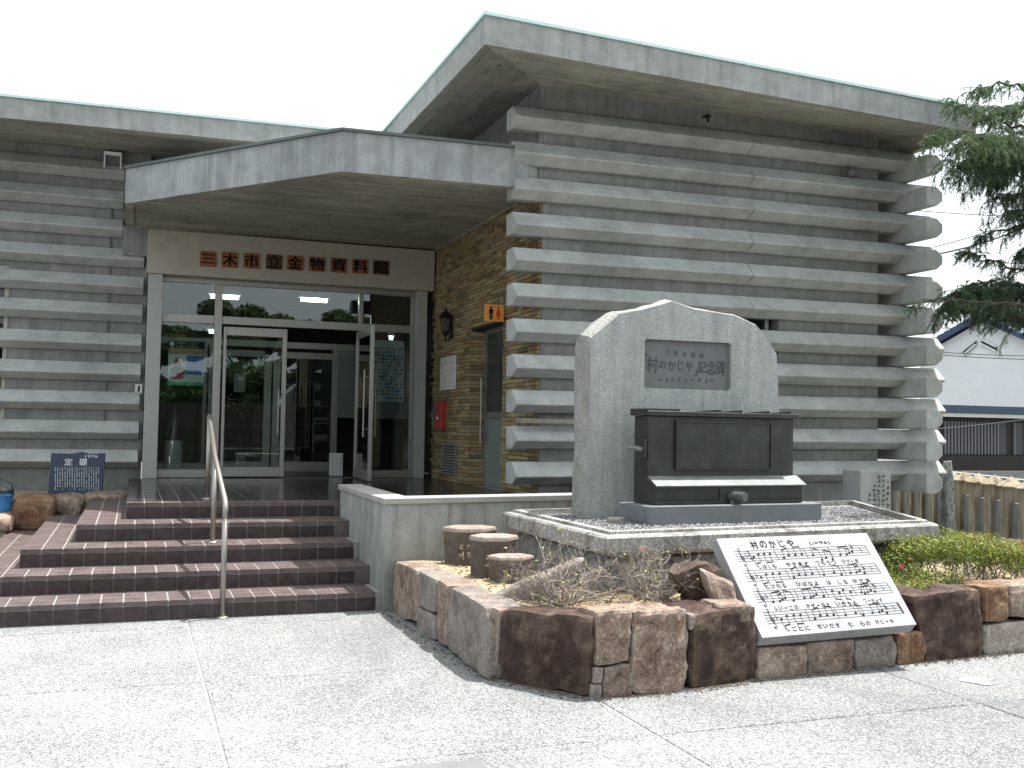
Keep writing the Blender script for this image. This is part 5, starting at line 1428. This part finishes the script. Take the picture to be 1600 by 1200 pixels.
# lobby furniture seen through the glass
ct = thing('counter', (3.8, 17.5, ZL), 'dark reception counter in the lobby behind the photo poster', 'counter')
boxpart('front', M['wood_dark'], ct, 3.2, 4.4, 17.3, 17.9, ZL, 1.66); boxpart('top', M['slat_grey'], ct, 3.15, 4.42, 17.25, 17.95, 1.661, 1.70)
sh = thing('display_shelf', (2.5, 19.6, ZL), 'dark display shelves at the back of the lobby', 'shelf')
boxpart('cabinet_back', M['wood_dark'], sh, 1.3, 3.2, 19.95, 20.0, ZL, 2.5)
for q in range(4): boxpart('shelf_board', M['slat_grey'], sh, 1.3, 3.2, 19.5, 19.94, ZL + .3 + q * .4, ZL + .33 + q * .4)

# ================================================================== PLANTS
def dry_bush(loc, n_main, L, spread, seed, label, flowers=0):
    r = random.Random(seed); t = thing('dry_shrub', loc, label, 'shrub', 'bare azalea shrubs in the planter'); m = MB(); leaves = []
    base = Vector(loc)
    def grow(p, d, length, rad, depth):
        n = 3; pts = [p]; rs = [rad]
        for k in range(n):
            d = (d + Vector((r.gauss(0, .22), r.gauss(0, .22), r.gauss(0, .14)))).normalized()
            pts.append(pts[-1] + d * length / n); rs.append(rad * (1 - 0.22 * (k + 1)))
        m.tube(pts, rs, 5 if depth < 2 else 3, caps=False)
        if depth < 4:
            for k in range(r.choice((2, 3, 3))):
                q = pts[r.choice((1, 2, 3, 3))]; dd = (d + Vector((r.gauss(0, .7), r.gauss(0, .7), r.gauss(0.05, .45)))).normalized()
                grow(q, dd, length * r.uniform(.5, .78), rad * .55, depth + 1)
        elif r.random() < 0.05: leaves.append(pts[-1])
    for k in range(n_main):
        a = r.uniform(0, 6.28); e = r.uniform(0.35, 1.25)
        grow(base + Vector((r.gauss(0, .03), r.gauss(0, .03), -.03)), Vector((math.cos(a) * math.cos(e) * spread, math.sin(a) * math.cos(e) * .7, math.sin(e) * .9)).normalized(), L * r.uniform(.75, 1.1), r.uniform(.006, .012), 0)
    m.build('branches', M['twig'], t, recalc=False)
    V = []; F = []
    for p in leaves:
        for q in range(2):
            d = Vector((r.gauss(0, 1), r.gauss(0, 1), r.gauss(.4, 1))).normalized() * .018; s_ = d.orthogonal().normalized() * .006; k = len(V)
            V += [p, p + d * .5 + s_, p + d, p + d * .5 - s_]; F.append((k, k + 1, k + 2, k + 3))
    if F: np_mesh('leaves', [tuple(v) for v in V], F, M['yellowleaf'], t)
    for k in range(flowers):
        p = r.choice(leaves) if leaves else base; b = MB()
        for q in range(5):
            a = q * 1.257; d = Vector((math.cos(a), math.sin(a) * .6, .5 + .3 * math.sin(a))) * .017; s_ = Vector((-math.sin(a), 0, math.cos(a))) * .008
            b.poly([p, p + d * .6 + s_, p + d, p + d * .6 - s_])
        b.build('flower', M['pink'], t, recalc=False)
dry_bush((2.60, 6.0, 0.40), 26, 0.27, 1.7, 21, 'bare grey azalea shrub with thick twisted stems at the planter corner')
dry_bush((3.16, 5.95, 0.40), 26, 0.25, 1.4, 22, 'bare finer twigged azalea shrub with one pink flower near the music slab', 1)

def leaf_cloud(name, centres, n, size, mat, parent, seed, upbias=0.4, tonef=None):
    """little rhombic leaves scattered in clumps; centres: list of (point, radius xyz, weight)"""
    r = np.random.RandomState(seed); w = np.array([c[2] for c in centres], float); w /= w.sum()
    ci = r.choice(len(centres), n, p=w); C_ = np.array([c[0] for c in centres])[ci]; Rr = np.array([c[1] for c in centres])[ci]
    d = r.normal(size=(n, 3)); d /= np.linalg.norm(d, axis=1, keepdims=True); rad = r.uniform(0.35, 1.0, (n, 1)) ** 0.6
    p = C_ + d * rad * Rr
    nrm = d + r.normal(scale=.7, size=(n, 3)); nrm[:, 2] += upbias; nrm /= np.linalg.norm(nrm, axis=1, keepdims=True)
    t = np.cross(nrm, r.normal(size=(n, 3))); t /= np.linalg.norm(t, axis=1, keepdims=True); s_ = np.cross(nrm, t)
    L = r.uniform(*size, (n, 1)); Wd = L * .42
    V = np.stack([p - t * L / 2, p + s_ * Wd / 2 + nrm * L * .05, p + t * L / 2, p - s_ * Wd / 2 + nrm * L * .05], 1).reshape(-1, 3)
    F = np.arange(n * 4).reshape(n, 4)
    tone = np.clip(r.normal(.45, .25, n) + 0.15 * d[:, 2], 0, 1)
    return np_mesh(name, V, F, mat, parent, tone)
rl = np.random.RandomState(8); Vl = []; nl = 0
M['litter'] = leaf_mat('fallen dry leaves', [(0, (0.10, 0.06, 0.03)), (0.5, (0.24, 0.16, 0.08)), (1, (0.36, 0.29, 0.14))], .8, .05)
while nl < 1500:
    x, y = (rl.normal(2.65, .35), rl.normal(6.0, .28)) if rl.uniform() < .5 else ((rl.normal(3.15, .3), rl.normal(5.85, .22)) if rl.uniform() < .6 else (rl.uniform(5.0, 7.4), rl.uniform(5.75, 6.6)))
    if not insoil(x, y): continue
    a = rl.uniform(0, 6.28); L = rl.uniform(.010, .022); t_ = np.array([math.cos(a), math.sin(a), rl.normal(0, .3)]) * L; s_ = np.array([-math.sin(a), math.cos(a), rl.normal(0, .3)]) * L * .4; c_ = np.array([x, y, soilz(x, y) + rl.uniform(.004, .014)])
    Vl += [c_ - t_ / 2, c_ + s_ / 2, c_ + t_ / 2, c_ - s_ / 2]; nl += 1
tag(np_mesh('leaf_litter', Vl, np.arange(nl * 4).reshape(nl, 4), M['litter'], None, rl.uniform(0, 1, nl)), kind='stuff')
az = thing('azalea_bush', (5.9, 6.4, 0.4), 'leafy green azalea bush with a few pink flowers beside the music slab', 'bush')
r = random.Random(31)
cs = []
for k in range(64):
    x = r.uniform(5.12, 7.6); y = 6.0 + (x - 5.2) * 0.16 + r.uniform(-.28, .45); hgt = 0.56 + 0.11 * math.sin((x - 5.1) * 2.1) + r.uniform(-.08, .05) - (0.13 if x < 5.5 else 0)
    cs.append(((x, y, hgt), (r.uniform(.10, .17), r.uniform(.10, .17), r.uniform(.07, .12)), 1.0))
leaf_cloud('foliage', cs, 30000, (.014, .030), M['azalea'], az, 5)
m = MB()
for k in range(80):
    c_ = r.choice(cs)[0]; a = Vector((c_[0] + r.uniform(-.1, .1), c_[1] + r.uniform(-.15, .05), 0.38)); e = Vector(c_) + Vector((r.uniform(-.12, .12), r.uniform(-.15, .1), r.uniform(-.05, .05)))
    mid = a.lerp(e, .5) + Vector((r.gauss(0, .03), r.gauss(0, .03), 0)); m.tube([a, mid, e], [.007, .005, .002], 4, caps=False)
tag(m.build('stems', M['twig'], az, recalc=False), kind='stuff')
for k in range(9):
    c_ = onY([1549, 1553, 1577, 1590, 1597, 1502, 1570, 1408, 1594][k], [861, 864, 858, 853, 850, 872, 866, 884, 862][k], 5.95 + (0.25 if k != 7 else 0.0)); b = MB()
    for q in range(5):
        a = q * 1.257; d = Vector((math.cos(a), -.5, math.sin(a))) * .02; s_ = Vector((-math.sin(a), 0, math.cos(a))) * .010; b.poly([c_, c_ + d * .6 + s_, c_ + d, c_ + d * .6 - s_])
    b.build('flower', M['pink'], az, recalc=False)

# cedar: drooping sprays reaching in from the right
def cedar():
    t = thing('cedar_tree', (10.6, 8.6, 0), 'dark drooping cedar with hanging sprays beside the east end of the museum', 'tree')
    r = np.random.RandomState(17)
    tr = MB(); tr.tube([(10.6, 8.6, 0), (10.55, 8.6, 2.5), (10.62, 8.55, 5), (10.6, 8.6, 7.5), (10.62, 8.6, 9.0)], [.20, .17, .13, .08, .03], 10); tr.build('trunk', M['bark'], t, smooth=True)
    lim = MB(); V = []; F = []; tone = []
    def needles(p, q, dens=1.0, bright=0.0):
        p, q = np.array(p), np.array(q); L = np.linalg.norm(q - p); n = int(L / 0.0042 * dens) + 2
        d = (q - p) / max(L, 1e-6)
        s_ = r.uniform(0, 1, n)[:, None]; c = p + (q - p) * s_
        a = r.normal(size=(n, 3)); a -= (a @ d)[:, None] * d; a /= np.linalg.norm(a, axis=1, keepdims=True)
        tip = c + a * r.uniform(.018, .030, (n, 1)) + d * r.uniform(.006, .022, (n, 1)) - np.array([0, 0, .004])
        w = np.cross(a, d) * .0034
        V.append(np.stack([c - w, c + w, tip], 1).reshape(-1, 3)); tone.append(np.clip(r.normal(.4 + bright, .16, n), 0, 1))
    def spray(p, d, L, dens=1.0, bright=0.0, sub=True):
        """a hanging shoot: arches out then falls"""
        pts = [np.array(p)]; d = np.array(d, float); d /= np.linalg.norm(d); n = max(3, int(L / .06))
        for k in range(n):
            d = d + np.array([r.normal(0, .10), r.normal(0, .10), -.30 - .02 * k]); d /= np.linalg.norm(d); pts.append(pts[-1] + d * L / n)
        for a, b2 in zip(pts[:-1], pts[1:]): needles(a, b2, dens, bright)
        if sub: lim.tube([tuple(x) for x in pts], [.004] + [.0025] * (len(pts) - 2) + [.001], 3, caps=False)
        if sub and L > .18:
            for k in range(int(L / .065)):
                i = r.randint(1, len(pts) - 1); dd = d * .4 + r.normal(0, .7, 3); dd[2] -= .25; spray(pts[i], dd, L * r.uniform(.25, .45), dens, bright, False)
    def branch(pts, dens, length, bright=0.0, step=.045, lead=.5):
        pts = [np.array(p, float) for p in pts]
        # smooth polyline
        P = []
        for i in range(len(pts) - 1):
            for q in np.linspace(0, 1, 8, endpoint=False): P.append(pts[i] * (1 - q) + pts[i + 1] * q)
        P.append(pts[-1]); P = [p + r.normal(0, .012, 3) for p in P]
        n = len(P); lim.tube([tuple(x) for x in P], list(np.linspace(.024, .004, n)), 6, caps=False)
        total = sum(np.linalg.norm(b2 - a) for a, b2 in zip(P[:-1], P[1:])); m_ = int(total / step * 1.7)
        for k in range(m_):
            s_ = r.uniform(0.05, 1) ; i = min(int(s_ * (n - 1)), n - 2); p = P[i] + (P[i + 1] - P[i]) * r.uniform(); along = P[i + 1] - P[i]; along /= np.linalg.norm(along)
            side = np.array([-along[1], along[0], 0]) * r.choice((-1, 1)); d = along * r.uniform(.2, .9) + side * r.uniform(.2, 1.0) + np.array([0, 0, r.uniform(-.5, .35)])
            spray(p, d, length * r.uniform(.5, 1.15) * (1.0 - .35 * s_), dens, bright)
        for q in range(3): spray(P[-1], P[-1] - P[-3] + r.normal(0, .05, 3), length * .9, dens, bright)
    tk = lambda z: (10.6, 8.6, z)
    A = lambda x, y, Y: tuple(onY(x, y, Y))
    branch([tk(5.3), A(1640, 150, 8.3), A(1560, 130, 8.2), A(1515, 145, 8.1)], .8, .30, .25)
    branch([tk(5.1), A(1640, 215, 8.0), A(1560, 190, 7.9), A(1490, 160, 7.8)], .8, .30, .3)
    branch([tk(4.8), A(1650, 235, 8.0), A(1560, 215, 7.9), A(1480, 200, 7.7), A(1455, 212, 7.6)], 1.0, .32, .3)
    branch([tk(4.9), A(1670, 260, 8.6), A(1590, 240, 8.5), A(1520, 230, 8.4)], 1.2, .50, 0, .03)
    branch([tk(4.7), A(1660, 290, 8.9), A(1580, 270, 8.9), A(1530, 270, 8.9)], 1.2, .50, -.1, .028)
    branch([tk(4.5), A(1680, 260, 8.0), A(1610, 230, 7.9), A(1555, 225, 7.8)], 1.2, .45, .1, .03)
    branch([tk(4.3), A(1690, 330, 8.5), A(1620, 300, 8.4), A(1560, 305, 8.3)], 1.0, .42, -.05, .04)
    branch([tk(4.0), A(1680, 380, 8.6), A(1600, 352, 8.6), A(1545, 365, 8.6), A(1515, 385, 8.6)], 1.0, .26, -.05, .045)
    branch([tk(3.8), A(1690, 415, 8.8), A(1600, 425, 8.7), A(1545, 405, 8.6), A(1512, 392, 8.5)], .9, .26, 0, .05)
    branch([tk(3.5), A(1690, 460, 8.5), A(1600, 445, 8.4), A(1530, 440, 8.2), A(1500, 455, 8.0)], 1.2, .38, -.05, .028)
    branch([tk(3.3), A(1680, 470, 8.3), A(1590, 455, 8.2), A(1520, 450, 8.0), A(1480, 470, 7.9)], 1.2, .38, 0, .028)
    branch([tk(3.0), A(1690, 490, 8.8), A(1610, 480, 8.8), A(1540, 475, 8.8)], 1.2, .36, -.1, .03)
    branch([tk(3.0), A(1690, 500, 8.4), A(1610, 490, 8.4), A(1550, 485, 8.3)], 1.2, .30, 0, .032)
    branch([tk(3.2), A(1640, 470, 8.0), A(1560, 475, 7.8), A(1480, 466, 7.6), A(1425, 476, 7.5)], .6, .20, .1, .09)
    branch([tk(3.2), A(1680, 500, 8.2), A(1600, 478, 8.1), A(1530, 468, 8.0), A(1495, 480, 7.9)], 1.1, .34, -.1, .030)
    branch([tk(2.9), A(1690, 520, 8.5), A(1620, 505, 8.5), A(1565, 500, 8.4)], 1.1, .30, -.1, .032)
    branch([tk(4.6), A(1680, 270, 8.3), A(1600, 250, 8.2), A(1530, 245, 8.1), A(1495, 255, 8.0)], 1.1, .42, -.05, .032)
    branch([tk(4.4), A(1690, 320, 8.7), A(1630, 310, 8.7), A(1585, 330, 8.7)], 1.0, .55, 0, .04)
    branch([tk(4.1), A(1690, 380, 8.8), A(1630, 375, 8.8), A(1590, 390, 8.8)], 1.0, .50, -.05, .04)
    branch([tk(4.9), A(1660, 225, 7.8), A(1600, 215, 7.7), A(1550, 212, 7.6), A(1500, 222, 7.5)], .9, .40, .3, .04)
    branch([tk(5.2), A(1650, 180, 8.1), A(1580, 165, 8.0), A(1540, 170, 7.9)], .9, .36, .3, .045)
    branch([tk(5.6), A(1700, 130, 8.6), A(1640, 150, 8.6), A(1590, 170, 8.6)], 1.0, .40, .05, .04)
    # the rest of the crown, outside the frame
    for k in range(6):
        a = r.uniform(-1.2, 1.9); z = 3 + k * .62; L = 1.9 - .14 * k
        branch([tk(z), (10.6 + math.cos(a) * L * .5, 8.6 + math.sin(a) * L * .5, z + .12), (10.6 + math.cos(a) * L, 8.6 + math.sin(a) * L, z - .15)], .3, .40, 0, .20)
    lim.build('limbs', M['bark'], t, recalc=False)
    V = np.concatenate(V); np_mesh('crown', V, np.arange(len(V)).reshape(-1, 3), M['needle'], t, np.concatenate(tone))
    print('cedar tris', len(V) // 3)
cedar()

# ================================================================== RIGHT BACKGROUND
fen = thing('concrete_fence', (12, 13, 0), 'low fence of stained concrete posts with pyramid tops along the east boundary', 'fence')
fa, fd = Vector((12.384, 13.187)), Vector((-0.894, -2.037)).normalized()
for k in range(-7, 9):
    p = fa + fd * (0.575 * k + 0.25); side = Vector((-fd.y, fd.x)); b = MB(); h = 0.80
    b.obox(p, fd, side, -0.20, 0.02, -0.11, 0.11, -0.05, h); 
    c4 = [p + fd * u + side * v for u, v in ((-0.24, -0.15), (0.06, -0.15), (0.06, 0.15), (-0.24, 0.15))]
    cc = p + fd * -0.09
    b.loft([[(*q, h + .001) for q in c4], [(*q, h + .02) for q in c4], [(*(cc + (q - cc) * .04), h + 0.15) for q in c4]])
    b.build('post', M['fence'], fen)
for k in range(-7, 9):
    p = fa + fd * (0.575 * k + 0.25); side = Vector((-fd.y, fd.x)); b = MB()
    b.obox(p, fd, side, 0.022, 0.372, -0.06, 0.06, 0.0, 0.60); b.build('infill', M['wall'], fen)
rail = MB(); side = Vector((-fd.y, fd.x)); rail.obox(fa, fd, side, -4.5, 5.5, 0.6, 0.8, -0.05, 0.86)
tag(rail.build('low_wall', M['wall']), 'low plain concrete wall behind the pyramid topped fence', 'wall')
bo = MB(); v, fc = rock_mesh(box8(onY(1479, 760, 10.2).x, onY(1492.5, 760, 10.2).x, 10.2, 10.32, -0.05, onY(1485, 721, 10.2).z), 8, .3, .012, 9, 71); bo.mesh(v, fc); tag(bo.build('standing_stone', M['lichen']), 'narrow lichened standing stone at the end of the logs', 'stone')
stk = MB(); p0 = fa + fd * 0.9 - side * 0.35; stk.tube([(p0.x, p0.y, -.05), (p0.x + .06, p0.y, .62)], .012, 6); stk.build('stake', plain('pale bamboo', (.45, .40, .28), .7)); tag(bpy.data.objects['stake'], 'thin pale stake leaning on the concrete fence', 'stake')

ho = thing('white_house', (27, 28, 0), 'white gabled house with glossy blue roof tiles behind the fence', 'house')
PHI = R(20); hr_ = Vector((math.cos(PHI), math.sin(PHI))); hw_ = Vector((math.sin(PHI), -math.cos(PHI)))
ap = onY(1533, 497, 28.0); A2 = Vector((ap.x, ap.y))
TLF, TRT, SL = -2.25, 3.4, 0.50
def hp(t, r_, z): q = A2 + hw_ * t + hr_ * r_; return Vector((q.x, q.y, z))
def gz(t): return ap.z - abs(t) * SL
prof = [(TLF, 0), (TRT, 0), (TRT, gz(TRT) - .12), (0, ap.z - .12), (TLF, gz(TLF) - .12)]
m = MB(); m.loft([[hp(t, r_, z) for t, z in prof] for r_ in (0, 9)]); m.build('wall', M['white'], ho)
for tE in (TLF - .55, TRT + .5):
    m = MB(); ring = [(0, ap.z + .08), (tE, gz(tE) + .08), (tE, gz(tE) - .06), (0, ap.z - .06)]
    m.loft([[hp(t, r_, z) for t, z in ring] for r_ in (-.4, 9.3)]); rf = m.build('roof', M['rooftile'], ho)
    m = MB()
    for k in range(30):
        for q in range(12):
            t0, t1 = tE * q / 12, tE * (q + 1) / 12; r0 = -.38 + k * .3
            m.loft([[hp(t0, r_, gz(t0) + .082 + hg), hp(t1, r_, gz(t1) + .082 + hg + .04), hp(t1, r_, gz(t1) + .082), hp(t0, r_, gz(t0) + .082)] for r_, hg in ((r0, .015), (r0 + .15, .07), (r0 + .28, .015))])
    tag(m.build('roof_tiles', M['rooftile'], rf, recalc=False), kind='stuff')
m = MB(); m.tube([hp(0, -.42, ap.z + .16), hp(0, 9.3, ap.z + .16)], .14, 8); m.build('ridge', M['rooftile'], ho)
def on_gable(x, y):
    d = Vector(ray(x, y)); o_ = Vector((0, 0, CAM_H)); n_ = Vector((-hr_.x, -hr_.y, 0)); P0 = hp(0, -.05, 0); return o_ + d * ((P0 - o_).dot(n_) / d.dot(n_))
for cs4 in (((1504, 549), (1525, 532), (1525, 538), (1504, 556)), ((1533, 530), (1557, 542), (1557, 549), (1533, 537))):
    A = [on_gable(*c) for c in cs4]; back_ = Vector((hr_.x, hr_.y, 0)) * .04
    m = MB(); m.loft([A, [a + back_ for a in A]]); vn = m.build('gable_vent', M['wood_dark'], ho)
    m = MB()
    for a, b2 in ((A[0], A[1]), (A[3], A[2])): m.tube([a - back_, b2 - back_], .035, 5)
    m.build('vent_trim', M['white'], vn)
YH = 24.0
def H(x, y, Y=YH): return onY(x, y, Y)
# lean-to and dark timber front below
shd = thing('lean_to_shed', (25, 22.8, 0), 'dark timber lean-to with grey slatted front below the white gable', 'shed')
YS = 23.0
A, B2 = H(1440, 632, YS), H(1680, 627, YS); 
m = MB(); m.loft([[(x, y, z) for y, z in ((YS - .3, A.z - .22), (YS - .3, A.z + .0), (YH - .01, A.z + .06), (YH - .01, A.z - .2))] for x in (A.x, B2.x)]); m.build('eave', M['eave_blue'], shd)
m = MB(); m.box(A.x, B2.x, YS - .28, YS - .2, A.z - .31, A.z - .225); m.build('eave_board', plain('cream eave board', (.5, .48, .42), .6), shd)
m = MB(); m.box(A.x, B2.x, YS, YS + .5, 0, A.z - .32); m.build('dark_front', M['wood_dark'], shd)
zt_, zb_ = A.z - .45, H(1520, 710, YS).z
for k in range(30):
    x = H(1474, 680, YS).x + k * .12
    if x > H(1552, 680, YS).x: break
    m = MB(); m.box(x, x + .065, YS - .05, YS - .003, zb_, zt_); m.build('slat', M['slat_grey'], shd)
for px in (1556, 1582, 1612, 1640):
    x = H(px, 680, YS).x; m = MB(); m.box(x, x + .06, YS - .06, YS - .004, zb_ - .0, zt_); m.build('post', M['slat_grey'], shd)
    if px < 1640: m = MB(); m.box(x + .07, x + .36, YS - .02, YS - .002, zb_, zt_); m.build('door_panel', plain('charcoal panel', (.045, .047, .052), .5, var=.1), shd)
m = MB(); m.box(A.x, B2.x, YS - .12, YS - .061, 0, zb_ - .03); m.build('base_boards', M['wood_dark'], shd)
m = MB(); m.box(A.x, B2.x, YS - .5, YS - .13, -.05, 0.52); tag(m.build('kerb_wall', M['wall']), 'pale low kerb wall in front of the dark lean-to', 'wall')
# distant trees
def far_tree(x, y, h, rad, seed, label, n=9000, size=(.06, .14), low=.3):
    t = thing('broadleaf_tree', (x, y, 0), label, 'tree'); r = random.Random(seed)
    m = MB(); m.tube([(x, y, 0), (x + .1, y, h * .35), (x, y + .1, h * .7)], [.18, .13, .05], 8)
    for k in range(6):
        a = r.uniform(0, 6.28); m.tube([(x, y, h * r.uniform(.3, .6)), (x + math.cos(a) * rad * .7, y + math.sin(a) * rad * .7, h * r.uniform(.6, .9))], [.07, .02], 5)
    m.build('trunk', M['bark'], t, recalc=False)
    cs = []
    for k in range(26):
        a = r.uniform(0, 6.28); q = rad * math.sqrt(r.random()); cs.append(((x + math.cos(a) * q, y + math.sin(a) * q, h * .62 + r.uniform(-low, .38) * h * (1 - .5 * q / rad)), (rad * .3, rad * .3, rad * .22), 1))
    leaf_cloud('crown', cs, n, size, M['greenleaf'], t, seed)
far_tree(19.0, 27.0, 5.2, 1.7, 3, 'green broadleaf treetop showing between the log ends')
# cables
def wire(label, p, q, sag, rad=.008):
    m = MB(); p, q = Vector(p), Vector(q); pts = [p.lerp(q, k / 12) - Vector((0, 0, sag * 4 * (k / 12) * (1 - k / 12))) for k in range(13)]; m.tube(pts, rad, 5)
    tag(m.build('overhead_cable', M['cable']), label, 'cable', 'cables by the tree')
wire('level thin cable crossing the white sky behind the cedar', onY(1390, 325, 17), onY(1760, 336, 17), .1, .010)
wire('thick black cable rising to the right behind the cedar', onY(1400, 405, 17), onY(1760, 268, 14), .35, .018)
wire('thin cable running above the thick one behind the cedar', onY(1400, 398, 18), onY(1760, 262, 15), .25, .010)
wire('upper of two thin cables across the white gable', onY(1440, 548, 21), onY(1680, 556, 21), .05, .012)
wire('lower of two thin cables across the white gable', onY(1440, 552, 20.6), onY(1680, 562, 20.6), .05, .012)
wire('pale cable slanting across the dark slatted front', onY(1440, 672, 20), onY(1690, 642, 19), .05, .016)
for k, (a, b2) in enumerate((((1290, -40), (1180, 130)), ((1400, -40), (1230, 130)), ((1640, -30), (1390, 130)))):
    pass

# ================================================================== ACROSS THE STREET (mirrored in the door glass)
hb = thing('beige_house', (-4, -14, 0), 'beige two storey house across the street mirrored in the door glass', 'house')
boxpart('wall', M['beige'], hb, -10, -2.5, -20, -14, 0, 5.2)
m = MB(); m.loft([[(x, y, z) for y, z in ((-20.5, 5.1), (-17, 7.0), (-13.5, 5.1))] for x in (-10.4, -2.1)]); m.build('roof', M['slat_grey'], hb)
for x in (-9, -7, -5):
    for z in (1.0, 3.4): boxpart('window', M['void'], hb, x, x + 1.1, -13.98, -13.95, z, z + 1.1)
for k, (x, y, h, q) in enumerate(((0.5, -15, 6.0, 2.2), (4.6, -16, 7.2, 2.6), (9, -15, 6.5, 2.4), (13.5, -17, 7.5, 2.8))):
    far_tree(x, y, h, q, 40 + k, ['bushy tree across the street nearest the beige house', 'tall tree across the street second from the beige house', 'round tree across the street third from the beige house', 'tallest tree across the street farthest from the beige house'][k], 26000, (.16, .34), .58)

hg = thing('clipped_hedge', (6, -9, 0), 'long dark clipped hedge across the street mirrored low in the glass', 'hedge')
cs = [((-4.0 + k * .4 + 0.0, -9 + random.Random(k).uniform(-.15, .15), random.Random(k + 50).uniform(.35, 2.5)), (.4, .35, .35), 1) for k in range(60)] + [((-4.0 + k * .4, -9, .8), (.4, .35, 1.2), 1.5) for k in range(60)]
leaf_cloud('foliage', cs, 30000, (.05, .11), M['greenleaf'], hg, 77)
boxpart('core', M['bark'], hg, -4.2, 20, -9.15, -8.85, 0, 2.2)
